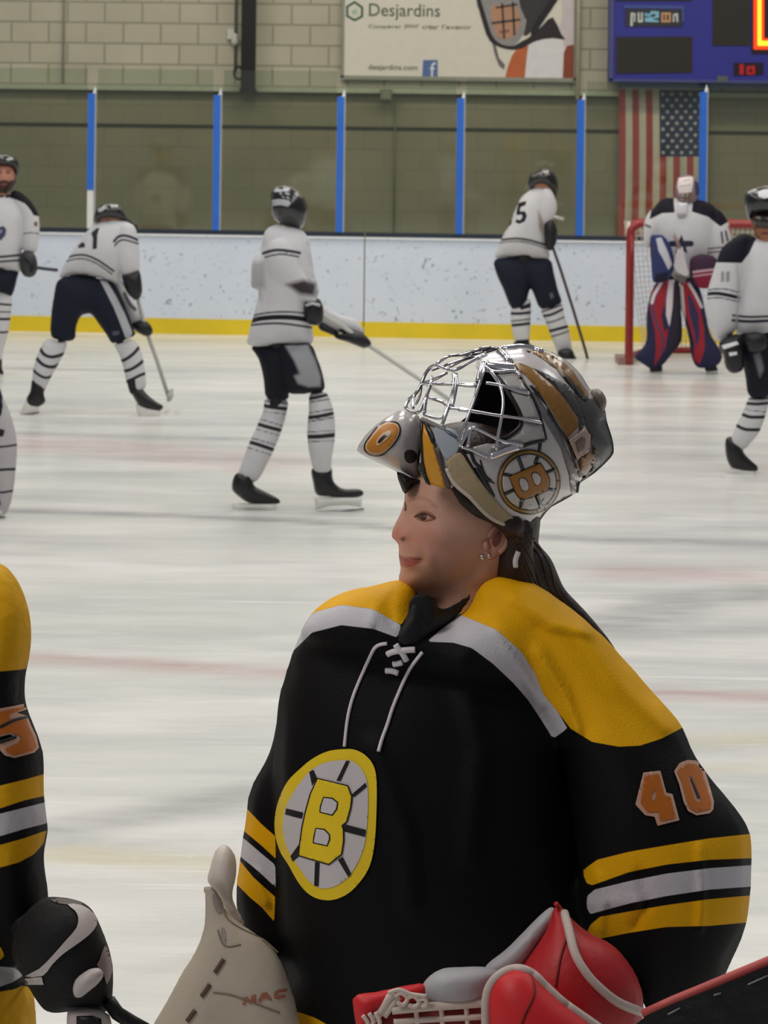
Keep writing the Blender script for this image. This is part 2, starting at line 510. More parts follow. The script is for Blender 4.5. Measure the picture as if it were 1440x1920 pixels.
brt = ramp(nz(mapping((0.4, 1.1, 1), 0.2), 1.3, 5, 0.6), [(0.5, g(0)), (0.68, g(0.7))])
base = mixc(brt, base, C8(246, 243, 239))
for rot, sc, thr in ((0.12, (0.5, 16, 1), 0.66), (-0.25, (0.7, 22, 1), 0.68), (0.5, (1.0, 28, 1), 0.70)):
    s_ = ramp(nz(mapping(sc, rot), 1.0, 3, 0.5, 1.2), [(thr, g(0)), (thr + 0.04, g(0.6))])
    base = mixc(s_, base, C8(248, 247, 244))
fl = ramp(nz(mapping((6, 14, 1)), 3.0, 2, 0.5), [(0.70, g(0)), (0.74, g(0.5))])
base = mixc(fl, base, C8(250, 250, 248))
wob = ramp(nz(mapping((1.5, 5, 1)), 2.0, 4), [(0.3, g(0.45)), (0.65, g(1))])
for k, c in (('red_line', C8(186, 128, 128)), ('grey_line', C8(140, 142, 144)), ('yellow_mark', C8(212, 196, 130))):
    at = nt.nodes.new('ShaderNodeAttribute'); at.attribute_name = k
    mm = nt.nodes.new('ShaderNodeMath'); mm.operation = 'MULTIPLY'; L.new(at.outputs['Fac'], mm.inputs[0]); L.new(wob, mm.inputs[1])
    base = mixc(mm.outputs[0], base, c)
L.new(base, b.inputs['Base Color'])
rr = nt.nodes.new('ShaderNodeMapRange'); rr.inputs[3].default_value = 0.12; rr.inputs[4].default_value = 0.34
L.new(nz(mapping((0.8, 3, 1)), 1.5, 4), rr.inputs[0]); L.new(rr.outputs[0], b.inputs['Roughness'])
b.inputs['IOR'].default_value = 1.31; b.inputs['Specular IOR Level'].default_value = 0.4
bp = nt.nodes.new('ShaderNodeBump'); bp.inputs['Strength'].default_value = 0.5; bp.inputs['Distance'].default_value = 0.004
L.new(nz(mapping((2, 9, 1)), 2.0, 5, 0.6), bp.inputs['Height']); L.new(bp.outputs[0], b.inputs['Normal'])
o = put('floor', me, m, fix=False); props(o, 'white skated ice sheet with faint painted lines and scratches', 'ice rink', kind='structure')

# masonry wall: pale blocks above, olive paint below
def wall_material(name, light, dark, joint, bw, bh, bumpd=0.004, msize=0.012):
    m = bpy.data.materials.new(name); m.use_nodes = True; nt = m.node_tree; b = nt.nodes['Principled BSDF']; L = nt.links
    tc = nt.nodes.new('ShaderNodeTexCoord'); sp = nt.nodes.new('ShaderNodeSeparateXYZ'); cb = nt.nodes.new('ShaderNodeCombineXYZ')
    L.new(tc.outputs['Object'], sp.inputs[0]); L.new(sp.outputs[0], cb.inputs[0]); L.new(sp.outputs[2], cb.inputs[1])
    br = nt.nodes.new('ShaderNodeTexBrick'); L.new(cb.outputs[0], br.inputs['Vector'])
    br.inputs['Scale'].default_value = 1; br.inputs['Mortar Size'].default_value = msize; br.inputs['Mortar Smooth'].default_value = 0.2
    br.inputs['Brick Width'].default_value = bw; br.inputs['Row Height'].default_value = bh; br.offset = 0.5
    br.inputs['Color1'].default_value = light; br.inputs['Color2'].default_value = dark; br.inputs['Mortar'].default_value = joint
    n = nt.nodes.new('ShaderNodeTexNoise'); n.inputs['Scale'].default_value = 1.2; n.inputs['Detail'].default_value = 6; L.new(tc.outputs['Object'], n.inputs['Vector'])
    mx = nt.nodes.new('ShaderNodeMix'); mx.data_type = 'RGBA'; mx.blend_type = 'MULTIPLY'; mx.inputs[0].default_value = 0.35
    L.new(br.outputs['Color'], mx.inputs[6]); L.new(n.outputs['Fac'], mx.inputs[7])
    L.new(mx.outputs[2], b.inputs['Base Color']); b.inputs['Roughness'].default_value = 0.8
    bp = nt.nodes.new('ShaderNodeBump'); bp.inputs['Distance'].default_value = bumpd; bp.inputs['Strength'].default_value = 0.6; bp.invert = True
    L.new(br.outputs['Fac'], bp.inputs['Height']); L.new(bp.outputs[0], b.inputs['Normal'])
    return m
zs = P(720, 166, YW)[2]
wm = wall_material('painted_block', C8(208, 203, 182), C8(200, 195, 174), C8(170, 166, 147), 0.395, 0.218)
put('wall_upper', box(-9, 9, YW, YW + 0.3, zs, 7.5), wm, fix=True, flatshade=True); props(bpy.data.objects['wall_upper'], 'pale cream block wall above the rink glass', 'wall', kind='structure')
om = wall_material('olive_block', C8(156, 149, 122), C8(151, 145, 119), C8(142, 136, 112), 0.395, 0.218, 0.002, 0.006)
put('wall_far', box(-9, 9, YW + 0.06, YW + 0.36, 0, zs - 0.001), om, flatshade=True); props(bpy.data.objects['wall_far'], 'olive painted block wall behind the rink glass', 'wall', kind='structure')
put('trim_1', box(-9, 9, YW - 0.05, YW + 0.06, zs - 0.05, zs), mat('ledge_paint', (178, 182, 160), 0.7), flatshade=True)
props(bpy.data.objects['trim_1'], 'pale ledge between cream blocks and olive wall', 'ledge', kind='structure')
put('trim_2', tube([(-9, YW + 0.04, P(720, 240, YW)[2]), (9, YW + 0.04, P(720, 240, YW)[2])], 0.012), mat('seam_dark', (70, 68, 54), 0.8))
props(bpy.data.objects['trim_2'], 'thin dark cable running along the olive wall', 'cable', kind='structure')
put('floor_beyond', box(-9, 9, 26.6, YW + 0.1, -0.1, 0), mat('concrete', (90, 90, 86), 0.9), flatshade=True)
props(bpy.data.objects['floor_beyond'], 'concrete walkway behind the end boards', 'floor', kind='structure')

# end boards in two runs, joined at the visible seam
bm_ = None
def board_mat():
    m = bpy.data.materials.new('dasher_plastic'); m.use_nodes = True; nt = m.node_tree; b = nt.nodes['Principled BSDF']; L = nt.links
    tc = nt.nodes.new('ShaderNodeTexCoord')
    def n(scale, sz, d=3, dist=0.5):
        mp = nt.nodes.new('ShaderNodeMapping'); mp.inputs['Scale'].default_value = scale; L.new(tc.outputs['Object'], mp.inputs[0])
        t = nt.nodes.new('ShaderNodeTexNoise'); t.inputs['Scale'].default_value = sz; t.inputs['Detail'].default_value = d; t.inputs['Distortion'].default_value = dist
        L.new(mp.outputs[0], t.inputs[0]); return t.outputs['Fac']
    cur = None
    r0 = nt.nodes.new('ShaderNodeValToRGB'); L.new(n((1, 1, 1), 3), r0.inputs[0])
    r0.color_ramp.elements[0].color = C8(206, 217, 235); r0.color_ramp.elements[1].color = C8(219, 227, 240); cur = r0.outputs[0]
    for sc, sz, th, c in (((1.6, 1, 2.6), 7.5, 0.66, C8(128, 138, 150)), ((2.4, 1, 1.2), 11, 0.66, C8(110, 120, 132)), ((1, 1, 3), 16, 0.68, C8(120, 128, 138))):
        rp = nt.nodes.new('ShaderNodeValToRGB'); rp.color_ramp.elements[0].position = th; rp.color_ramp.elements[1].position = th + 0.05
        rp.color_ramp.elements[0].color = (0, 0, 0, 1); rp.color_ramp.elements[1].color = (0.75, 0.75, 0.75, 1)
        L.new(n(sc, sz), rp.inputs[0]); mx = nt.nodes.new('ShaderNodeMix'); mx.data_type = 'RGBA'
        L.new(rp.outputs[0], mx.inputs[0]); L.new(cur, mx.inputs[6]); mx.inputs[7].default_value = c; cur = mx.outputs[2]
    L.new(cur, b.inputs['Base Color']); b.inputs['Roughness'].default_value = 0.45
    return m
bmat = board_mat()
def run(x0, x1, y_off, z0, z1, t, name, material, parent):
    a = board_Y(x0) + y_off; c = board_Y(x1) + y_off
    V = np.array([(x0, a, z0), (x1, c, z0), (x1, c, z1), (x0, a, z1), (x0, a + t, z0), (x1, c + t, z0), (x1, c + t, z1), (x0, a + t, z1)])
    return put(name, (V, [(0, 1, 2, 3), (5, 4, 7, 6), (4, 0, 3, 7), (1, 5, 6, 2), (3, 2, 6, 7), (4, 5, 1, 0)]), material, parent, flatshade=True)
ZB = (board_pt(100, 433)[2] + board_pt(1100, 449)[2]) / 2; ZK = (board_pt(100, 592)[2] + board_pt(1100, 612)[2]) / 2
xseam = board_pt(683, 520)[0]
ymat = mat('kickplate_yellow', (226, 198, 40), 0.4, var=0.08, vscale=3)
for x0, x1, lab in ((-8.5, xseam - 0.006, 'long white dasher board left of the vertical seam, puck scuffed'), (xseam + 0.006, 8.5, 'long white dasher board right of the seam, behind the net')):
    t = thing('dasher_board', ((x0 + x1) / 2, board_Y((x0 + x1) / 2), 0), lab, 'rink boards', group='end boards')
    run(x0, x1, 0, 0.0, ZB - 0.03, 0.12, 'panel', bmat, t)
    run(x0, x1, -0.012, 0.0, ZK, 0.012, 'kickplate', ymat, t)
    run(x0, x1, -0.02, ZB - 0.03, ZB - 0.012, 0.16, 'cap_rail', mat('cap_white', (225, 230, 235), 0.4), t)
    run(x0, x1, 0.03, ZB - 0.012, ZB + 0.03, 0.06, 'glass_channel', mat('channel_dark', (38, 48, 62), 0.5), t)
# glass posts
posts = [(168, 175), (404, 178), (636, 181), (861, 184), (1087, 187), (1317, 172)]
blue = mat('post_blue', (38, 104, 205), 0.35, spec=0.6); grey = mat('post_aluminium', (190, 196, 200), 0.35, 0.4)
labs = ['blue glass post at far left with a white lower end', 'blue glass post second from the left, above the bent skater', 'blue glass post just right of the blurred skater\'s helmet',
        'blue glass post left of the skater numbered 15', 'blue glass post right of skater 15, left of the flag', 'blue glass post in front of the flag behind the far goalie']
pxs = []
for (px, pt), lab in zip(posts, labs):
    a = board_pt(px, 430); X = a[0]; Yp = board_Y(X) + 0.06; ztop = P(px, pt, Yp)[2]
    w = 0.033
    t = thing('glass_post', (X, Yp, ZB + 0.03), lab, 'post', group='rink glass posts')
    z0 = ZB + 0.03
    if px == 168:
        zm = P(px, 356, Yp)[2]
        put('post_sleeve', box(X - w * 0.9, X + w * 0.9, Yp - 0.035, Yp + 0.035, z0, zm), mat('sleeve_white', (222, 222, 222), 0.5), t, flatshade=True); z0 = zm
    put('post_channel', box(X - w, X + w, Yp - 0.04, Yp + 0.04, z0, ztop), blue, t, flatshade=True)
    put('post_strip', box(X + w, X + w + 0.012, Yp - 0.03, Yp + 0.03, ZB + 0.03, ztop + 0.02), grey, t, flatshade=True)
    put('post_tip', (np.array([(X + .01, Yp - .02, ztop), (X + .05, Yp - .02, ztop), (X + .05, Yp + .02, ztop), (X + .01, Yp + .02, ztop), (X + .03, Yp, ztop + 0.07)]),
                     [(0, 1, 4), (1, 2, 4), (2, 3, 4), (3, 0, 4), (3, 2, 1, 0)]), grey, t, flatshade=True)
    pxs.append(X)
gm = bpy.data.materials.new('rink_glass'); gm.use_nodes = True; nt = gm.node_tree; nt.nodes.remove(nt.nodes['Principled BSDF'])
tr = nt.nodes.new('ShaderNodeBsdfTransparent'); tr.inputs[0].default_value = (0.90, 0.93, 0.88, 1)
gs = nt.nodes.new('ShaderNodeBsdfGlossy'); gs.inputs['Roughness'].default_value = 0.06; gs.inputs['Color'].default_value = (0.8, 0.85, 0.8, 1)
n_ = nt.nodes.new('ShaderNodeTexNoise'); n_.inputs['Scale'].default_value = 2.0
mr = nt.nodes.new('ShaderNodeMapRange'); mr.inputs[3].default_value = 0.06; mr.inputs[4].default_value = 0.12; nt.links.new(n_.outputs['Fac'], mr.inputs[0])
ms = nt.nodes.new('ShaderNodeMixShader'); nt.links.new(mr.outputs[0], ms.inputs[0]); nt.links.new(tr.outputs[0], ms.inputs[1]); nt.links.new(gs.outputs[0], ms.inputs[2])
nt.links.new(ms.outputs[0], nt.nodes['Material Output'].inputs[0])
edges = [-3.9] + pxs + [3.9 if pxs[-1] < 3.6 else pxs[-1] + 1.2]
places = ['at the left edge of the frame', 'above the bent skater', 'behind the blurred skater\'s helmet', 'in the middle, below the banner', 'between the banner\'s end and skater 15', 'in front of the striped half of the flag', 'under the scoreboard at the right edge']
for i in range(7):
    x0, x1 = edges[i] + (0.058 if i else 0), edges[i + 1] - (0.042 if i < 6 else 0)
    ztop = P(300, 130, 25.6)[2] if i < 3 else P(900, 150, 25.4)[2]
    a = board_Y(x0) + 0.06; c = board_Y(x1) + 0.06; z0 = ZB + 0.032
    V = np.array([(x0, a, z0), (x1, c, z0), (x1, c, ztop), (x0, a, ztop), (x0, a + .012, z0), (x1, c + .012, z0), (x1, c + .012, ztop), (x0, a + .012, ztop)])
    o = put('rink_glass', (V, [(0, 1, 2, 3), (5, 4, 7, 6), (4, 0, 3, 7), (1, 5, 6, 2), (3, 2, 6, 7), (4, 5, 1, 0)]), gm, flatshade=True)
    props(o, 'clear rink glass pane ' + places[i], 'glass pane', 'rink glass panes')

# fittings on the wall
black = mat('steel_black', (20, 18, 18), 0.5)
a = P(465, 172, YW - 0.25); t = thing('steel_column', (a[0], a[1], a[2]), 'dark steel column end hanging in front of the pale block wall', 'column')
put('shaft', box(a[0] - 0.075, a[0] + 0.075, YW - 0.33, YW - 0.17, a[2] + 0.03, 7.0), black, t, flatshade=True)
put('base_plate', box(a[0] - 0.085, a[0] + 0.085, YW - 0.34, YW - 0.01, a[2] - 0.01, a[2] + 0.03), black, t, flatshade=True)
w_ = P(447, 137, YW - 0.25); th_ = np.linspace(0.6, 5.6, 16)
put('hook_ring', tube([(w_[0] + 0.045 * math.cos(q), YW - 0.25, w_[2] + 0.065 * math.sin(q)) for q in th_], 0.012), black, t)
def conduit(px, y0, y1, r, rgb, label, Yc=YW - 0.04):
    a, c = P(px, y0, Yc), P(px, y1, Yc)
    if y0 < 0: a = (c[0], Yc, 6.8)
    o = put('conduit_pipe', tube([(c[0], Yc, a[2]), (c[0], Yc, c[2])], r), mat('pipe_%d' % rgb[0], rgb, 0.5)); props(o, label, 'pipe'); return o
conduit(1083, -10, 186, 0.022, (205, 200, 180), 'cream vertical pipe beside the banner\'s right edge', YW - 0.13)
conduit(441, -10, 132, 0.014, (120, 122, 120), 'thin grey conduit just left of the dark steel column')
conduit(118, -10, 160, 0.010, (170, 168, 158), 'thin pale conduit on the block wall at upper left')
conduit(738, 192, 440, 0.009, (112, 112, 92), 'thin conduit running down the olive wall below the junction box', YW + 0.02)
a = P(724, 178, YW - 0.1); t = thing('junction_box', a, 'small olive junction box on the ledge under the banner', 'junction box')
put('housing', box(a[0] - 0.06, a[0] + 0.06, YW - 0.12, YW - 0.05, a[2] - 0.055, a[2] + 0.06), mat('jbox', (120, 122, 98), 0.6), t, flatshade=True)
put('cover', box(a[0] - 0.045, a[0] + 0.045, YW - 0.13, YW - 0.12, a[2] - 0.04, a[2] + 0.045), mat('jbox_lid', (132, 134, 110), 0.6), t, flatshade=True)
a = P(435, 68, YW - 0.08); t = thing('wall_lamp', a, 'small white fitting on the conduit beside the dark column', 'wall fitting')
put('bracket', box(a[0] - 0.05, a[0] + 0.02, YW - 0.06, YW, a[2] - 0.03, a[2] + 0.08), mat('fit_w', (214, 214, 206), 0.5), t, flatshade=True)
put('cap', limb([(a[0] + 0.03, YW - 0.07, a[2] - 0.06, 0.04), (a[0] + 0.03, YW - 0.07, a[2] + 0.0, 0.035)]), mat('fit_w', (214, 214, 206), 0.5), t)

# banner
YB = YW - 0.06
tb = thing('banner', P(860, 150, YB), 'large pale sponsor banner with hexagon logo and a printed masked hockey player', 'banner')
A0, A1 = P(643, 146, YB), P(1077, 151, YB)
ztp = P(860, -120, YB)[2]
x0, x1 = A0[0], A1[0]
put('sheet', box(x0, x1, YB, YB + 0.02, A1[2] + 0.02, ztp), mat('banner_white', (222, 218, 206), 0.55, var=0.03), tb, flatshade=True)
fr = mat('banner_frame', (148, 150, 138), 0.5)
put('frame', merge(box(x0 - 0.02, x0 + 0.01, YB - 0.01, YB + 0.03, A1[2], ztp), box(x1 - 0.01, x1 + 0.02, YB - 0.01, YB + 0.03, A1[2], ztp),
                   box(x0 - 0.02, x1 + 0.02, YB - 0.01, YB + 0.03, A1[2] - 0.02, A1[2] + 0.025)), fr, tb, flatshade=True)
BC = crop(640, 0, 3.130)
def pr(name, pts, rgb, d=0.003, holes=(), sm=0, label=None):
    return put(name, slab(BC(pts), YB - d, 0.002, smooth=sm, holes=[BC(h) for h in holes]), mat('print_%02x%02x%02x' % rgb, rgb, 0.6), tb, flatshade=True, label=label)
hexa = [(78, 5), (128, 40), (128, 100), (78, 126), (28, 98), (28, 36)]
pr('logo', hexa, (62, 92, 74), 0.003, holes=[[(78 + (x - 78) * .74, 66 + (y - 66) * .76) for x, y in hexa]], label='dark green hexagon logo')
pr('logo_mark', [(62, 60), (92, 52), (92, 84), (62, 84)], (176, 196, 180), 0.003)
text_at('wordmark', 'Desjardins', 692, 825, 22, YB - 0.004, mat('word_green', (72, 96, 74), 0.6), tb, hpx=31)
text_at('slogan', 'Coopérer', 691, 753, 50, YB - 0.004, mat('word_grey', (118, 116, 100), 0.6), tb, hpx=9)
for w_, xa_, xb_ in (('pour', 759, 786), ('créer', 792, 822), ("l'avenir", 829, 884)): text_at('slogan', w_, xa_, xb_, 50, YB - 0.004, mat('word_red', (132, 96, 84), 0.6), tb, hpx=9)
text_at('web_address', 'desjardins.com', 691, 783, 127, YB - 0.004, mat('word_dark', (92, 88, 74), 0.6), tb, hpx=13)
pr('social_badge', [(480, 352), (566, 352), (566, 458), (474, 458)], (92, 116, 168), 0.003)
text_at('badge_letter', 'f', 806, 817, 131, YB - 0.007, mat('word_white', (225, 228, 232), 0.6), tb, hpx=28)
# printed player on the banner (flat print)
pr('printed_cage', [(790, -40), (1060, -60), (1080, 60), (1070, 200), (1000, 275), (930, 262), (880, 210), (840, 120)], (150, 146, 148), 0.003, sm=2)
pr('printed_face', [(878, 60), (900, 30), (1000, 30), (1040, 60), (1045, 150), (1010, 215), (950, 230), (905, 200), (888, 130)], (186, 140, 112), 0.005, sm=2)
pr('printed_lips', [(925, 180), (985, 172), (985, 188), (930, 196)], (140, 96, 84), 0.008)
for q in ([(905, 40), (1030, 20), (1034, 30), (908, 50)], [(880, 130), (1050, 108), (1052, 120), (884, 142)], [(938, 20), (950, 20), (962, 225), (950, 228)], [(1000, 10), (1012, 10), (1022, 205), (1010, 208)]):
    pr('printed_wire', q, (70, 64, 66), 0.010)
pr('printed_mask_edge', [(790, -20), (812, -20), (870, 170), (900, 230), (945, 262), (1010, 270), (1060, 240), (1100, 220), (1180, 150), (1240, 100), (1290, 200), (1315, 235), (1240, 222), (1130, 245), (1060, 285), (980, 290), (900, 262), (850, 200)], (44, 40, 44), 0.007, sm=2)
pr('printed_throat_guard', [(1060, -60), (1230, -60), (1255, 20), (1190, 110), (1100, 200), (1070, 205), (1085, 120), (1050, 40)], (58, 54, 60), 0.006, sm=2)
pr('printed_strap', [(1240, -30), (1290, -30), (1150, 180), (1110, 215), (1120, 160)], (36, 34, 38), 0.009)
pr('printed_bib', [(1290, -60), (1365, -60), (1365, 260), (1300, 300), (1250, 220), (1300, 100)], (206, 196, 200), 0.004)
pr('printed_jersey_orange', [(960, 462), (975, 400), (1000, 330), (1030, 285), (1095, 268), (1085, 350), (1075, 462)], (192, 104, 62), 0.006)
pr('printed_jersey_white', [(1075, 462), (1095, 330), (1100, 260), (1180, 226), (1300, 232), (1310, 300), (1298, 462)], (226, 224, 228), 0.006)
pr('printed_sleeve', [(1300, 462), (1305, 310), (1325, 268), (1364, 262), (1364, 462)], (140, 72, 52), 0.007)
pr('printed_strand', [(885, 250), (905, 255), (925, 340), (960, 380), (955, 410), (925, 385), (900, 320)], (120, 110, 112), 0.004)

# scoreboard
YS = YW - 0.38
ts = thing('scoreboard', P(1300, 150, YS), 'blue electronic scoreboard with a lit orange digit, cut by the frame\'s top right corner', 'scoreboard')
a = P(1144, 151, YS); x0 = a[0]; z0 = a[2]; x1 = x0 + 3.0; z1 = z0 + 1.7
navy = mat('score_blue', (52, 54, 150), 0.45, var=0.04); dk = mat('score_panel', (46, 42, 38), 0.6, var=0.12, vscale=60)
put('cabinet', box(x0, x1, YS, YS + 0.36, z0, z1), navy, ts, flatshade=True)
put('trim_edge', merge(box(x0 - 0.012, x0 + 0.03, YS - 0.015, YS + 0.02, z0, z1), box(x0 - 0.012, x1, YS - 0.015, YS + 0.02, z0 - 0.01, z0 + 0.02)), mat('score_edge', (78, 82, 138), 0.4), ts, flatshade=True)
put('mount_rail', box(x0 + 0.12, x1, YS + 0.05, YS + 0.3, z0 - 0.07, z0 - 0.01), mat('rail_blue', (60, 66, 96), 0.5), ts, flatshade=True)
SC = crop(1120, 0, 4.5)
def sp_(name, pts, m_, d=0.01, th=0.01, parent=ts, holes=(), label=None):
    return put(name, slab(SC(pts), YS - d, th, holes=[SC(h) for h in holes]), m_, parent, flatshade=True, label=label)
sp_('dark_panel', [(160, 312), (800, 308), (800, 612), (158, 622)], dk)
sp_('dark_panel', [(972, -150), (1290, -150), (1290, 385), (970, 385)], dk)
sp_('dark_panel', [(1300, -200), (2200, -200), (2200, 455), (1300, 455)], mat('score_dim', (40, 22, 40), 0.6))
sp_('dark_panel', [(140, -300), (800, -300), (800, 8), (150, 8)], dk)
sp_('small_display', [(1150, 530), (1400, 528), (1400, 630), (1150, 640)], mat('score_small', (34, 20, 40), 0.6))
seg = mat('digit_red', (150, 24, 30), 0.5, emit=(200, 30, 30), estr=0.25)
sp_('small_digit', [(1200, 540), (1235, 540), (1235, 628), (1200, 630)], seg, 0.02)
sp_('small_digit', [(1258, 560), (1330, 552), (1330, 628), (1258, 632)], seg, 0.02, holes=[[(1283, 580), (1305, 578), (1305, 612), (1283, 612)]])
lit = mat('digit_lit', (255, 190, 40), 0.5, emit=(255, 205, 50), estr=1.3); glow = mat('digit_lit_edge', (230, 60, 20), 0.5, emit=(240, 62, 12), estr=0.9)
o = sp_('lit_digit', [(1318, -220), (1700, -220), (1700, 418), (1318, 418)], glow, 0.02, holes=[[(1408, -120), (1600, -120), (1600, 325), (1408, 325)]], label='lit orange seven segment zero')
sp_('digit_core', [(1352, -180), (1665, -180), (1665, 386), (1352, 386)], lit, 0.026, parent=o, holes=[[(1384, -150), (1632, -150), (1632, 345), (1384, 345)]])
pl = sp_('name_plate', [(235, 70), (715, 76), (715, 225), (235, 222)], mat('plate', (54, 52, 66), 0.5), 0.012)
sp_('plate_edge', [(215, 42), (735, 48), (735, 190), (715, 190), (715, 76), (230, 70)], mat('plate_rim', (70, 84, 158), 0.5), 0.02)
lw = mat('logo_white', (205, 210, 205), 0.5); lb = mat('logo_cyan', (130, 190, 215), 0.5); lo_ = mat('logo_orange', (212, 160, 118), 0.5)
for q, mm in (([(282, 108), (300, 108), (298, 220), (278, 220)], lw), ([(300, 108), (322, 112), (320, 185), (308, 185), (308, 122), (300, 122)], lw),
              ([(340, 105), (356, 105), (356, 170), (368, 170), (368, 105), (384, 105), (384, 188), (342, 188)], lw),
              ([(400, 108), (440, 118), (455, 92), (520, 96), (520, 150), (470, 158), (470, 165), (520, 172), (515, 188), (400, 184), (400, 150), (490, 140), (490, 116), (455, 122), (448, 140), (400, 136)], lb),
              ([(640, 118), (680, 110), (682, 186), (668, 186), (664, 130), (650, 130), (650, 186), (636, 186)], lw)):
    sp_('logo_letter', q, mm, 0.02)
sp_('logo_letter', [(540, 106), (620, 106), (620, 188), (540, 188)], lo_, 0.02, holes=[[(556, 122), (572, 122), (572, 172), (556, 172)], [(586, 122), (604, 122), (604, 172), (586, 172)]])
sp_('bracket', [(1010, 640), (1105, 640), (1100, 690), (1010, 690)], mat('brk', (96, 98, 104), 0.5), 0.02)

# flag on the wall
YF = YW - 0.0
tf = thing('flag', P(1240, 480, YF - 0.05), 'faded stars and stripes flag hung vertically behind the far net', 'flag')
def flag_pt(u, v):   # u across, v down
    px = 1160 + (1324 - 1160) * u + 2.0 * math.sin(v * 3) - 3 * v * (1 - u); py = 166 + (470 - 166) * v
    return P(px, py, YF - 0.06 + 0.018 * math.sin(u * 34 + v * 2.0) * (0.3 + v))
def flag_patch(u0, u1, v0, v1, name, m_):
    n1, n2 = max(3, int((u1 - u0) * 60)), max(3, int((v1 - v0) * 24)); V = []; Fc = []
    for j in range(n2 + 1):
        for i in range(n1 + 1): V.append(flag_pt(u0 + (u1 - u0) * i / n1, v0 + (v1 - v0) * j / n2))
    for j in range(n2):
        for i in range(n1): k = j * (n1 + 1) + i; Fc.append((k, k + 1, k + n1 + 2, k + n1 + 1))
    n = len(V); back = [(x, y + 0.006, z) for x, y, z in V]
    Fc2 = [tuple(i + n for i in f[::-1]) for f in Fc]
    return put(name, (np.array(V + back), Fc + Fc2), m_, tf, fix=False)
fred = mat('flag_red', (172, 74, 70), 0.8); fwh = mat('flag_white', (206, 196, 176), 0.8); fbl = mat('flag_blue', (52, 56, 86), 0.8)
for i in range(13):
    v0 = 0.0 if i < 6 else 0.42
    flag_patch(i / 13, (i + 1) / 13, v0, 1.0, 'stripe', fred if i % 2 == 0 else fwh)
flag_patch(6 / 13, 1.0, 0.0, 0.42, 'canton', fbl)
put('header', box(P(1160, 166, YF)[0], P(1324, 166, YF)[0], YF - 0.075, YF - 0.04, P(1240, 168, YF)[2], P(1240, 160, YF)[2]), mat('hdr', (186, 190, 182), 0.7), tf, flatshade=True)
def star(u, v, r):
    c = np.array(flag_pt(u, v)); V = [tuple(c + (0, -0.012, 0))]
    for k in range(10):
        q = math.pi / 2 + k * math.pi / 5 + 1.5708; rr = r if k % 2 == 0 else r * 0.42
        V.append((c[0] + rr * math.cos(q), c[1] - 0.012, c[2] + rr * math.sin(q)))
    return np.array(V), [(0, 1 + k, 1 + (k + 1) % 10) for k in range(10)]
for row in range(11):
    n = 5 if row % 2 == 0 else 4
    for k in range(n):
        u = 0.5 + (k + (0.0 if n == 5 else 0.5)) * 0.105
        if u < 0.985: put('star', star(u, 0.035 + row * 0.036, 0.028), mat('star_w', (190, 192, 190), 0.7), tf, fix=False, flatshade=True)

# goal
YN = ground(1178, 684)[1]
gx0 = P(1180, 600, YN)[0]; gx1 = gx0 + 1.83; zt = 1.22; gr = mat('goal_red', (146, 34, 36), 0.4, spec=0.6)
tg = thing('hockey_goal', ((gx0 + gx1) / 2, YN, 0), 'red framed hockey goal with white net behind the far goalie', 'goal')
r = 0.036
def arc(cx, cz, rad, a0, a1, y, n=7, sx=1): return [(cx + sx * rad * math.cos(a0 + (a1 - a0) * k / n), y, cz + rad * math.sin(a0 + (a1 - a0) * k / n)) for k in range(n + 1)]
R_ = 0.10
put('front_frame', tube([(gx0, YN, 0.0)] + [(gx0, YN, z) for z in np.linspace(0.1, zt - R_, 6)] + arc(gx0 + R_, zt - R_, R_, math.pi, math.pi / 2, YN)
    + [(x, YN, zt) for x in np.linspace(gx0 + 0.2, gx1 - 0.2, 6)] + arc(gx1 - R_, zt - R_, R_, math.pi / 2, 0, YN) + [(gx1, YN, z) for z in np.linspace(zt - R_, 0.0, 6)], r, 12), gr, tg)
bd_ = 0.95
put('base_frame', tube([(gx0, YN, 0.04), (gx0 + 0.05, YN + 0.4, 0.04), (gx0 + 0.25, YN + bd_, 0.04), (gx0 + 0.9, YN + bd_ + 0.1, 0.04), (gx1 - 0.25, YN + bd_, 0.04), (gx1 - 0.05, YN + 0.4, 0.04), (gx1, YN, 0.04)], 0.03, 10), gr, tg)
put('top_frame', tube([(gx0 + 0.02, YN, zt), (gx0 + 0.1, YN + 0.45, zt), (gx0 + 0.5, YN + 0.55, zt), (gx1 - 0.5, YN + 0.55, zt), (gx1 - 0.1, YN + 0.45, zt), (gx1 - 0.02, YN, zt)], 0.022, 10), gr, tg)
put('foot_pad', box(gx0 - 0.09, gx0 + 0.04, YN - 0.02, YN + 0.35, 0.0, 0.06), mat('gp', (150, 120, 112), 0.5), tg, flatshade=True)
def netcurve(u, v):
    x = gx0 + (gx1 - gx0) * u; top = np.array((x, YN + 0.55, zt)); k = 1 - (2 * u - 1) ** 4
    bot = np.array((gx0 + 0.15 + (gx1 - gx0 - 0.3) * u, YN + bd_ * k + 0.1, 0.04)); p = top * (1 - v) + bot * v; p[1] += 0.12 * math.sin(v * math.pi)
    return p
mesh_parts = []
for i in range(41):
    mesh_parts.append(sweep([netcurve(i / 40, v) for v in np.linspace(0, 1, 9)], 0.0035, 4))
for j in range(1, 26):
    mesh_parts.append(sweep([netcurve(u, j / 26) for u in np.linspace(0, 1, 17)], 0.0035, 4))
for sx in (0, 1):
    xx = gx0 if sx == 0 else gx1
    for z in np.linspace(0.08, zt - 0.04, 20): mesh_parts.append(sweep([(xx, YN, z), (xx + (0.1 if sx == 0 else -0.1), YN + 0.45 + 0.4 * (1 - z / zt), z)], 0.0035, 4))
    for y in np.linspace(0.05, 0.5, 9): mesh_parts.append(sweep([(xx + (0.02 if sx == 0 else -0.02), YN + y, 0.05), (xx + (0.02 if sx == 0 else -0.02), YN + y, zt)], 0.0035, 4))
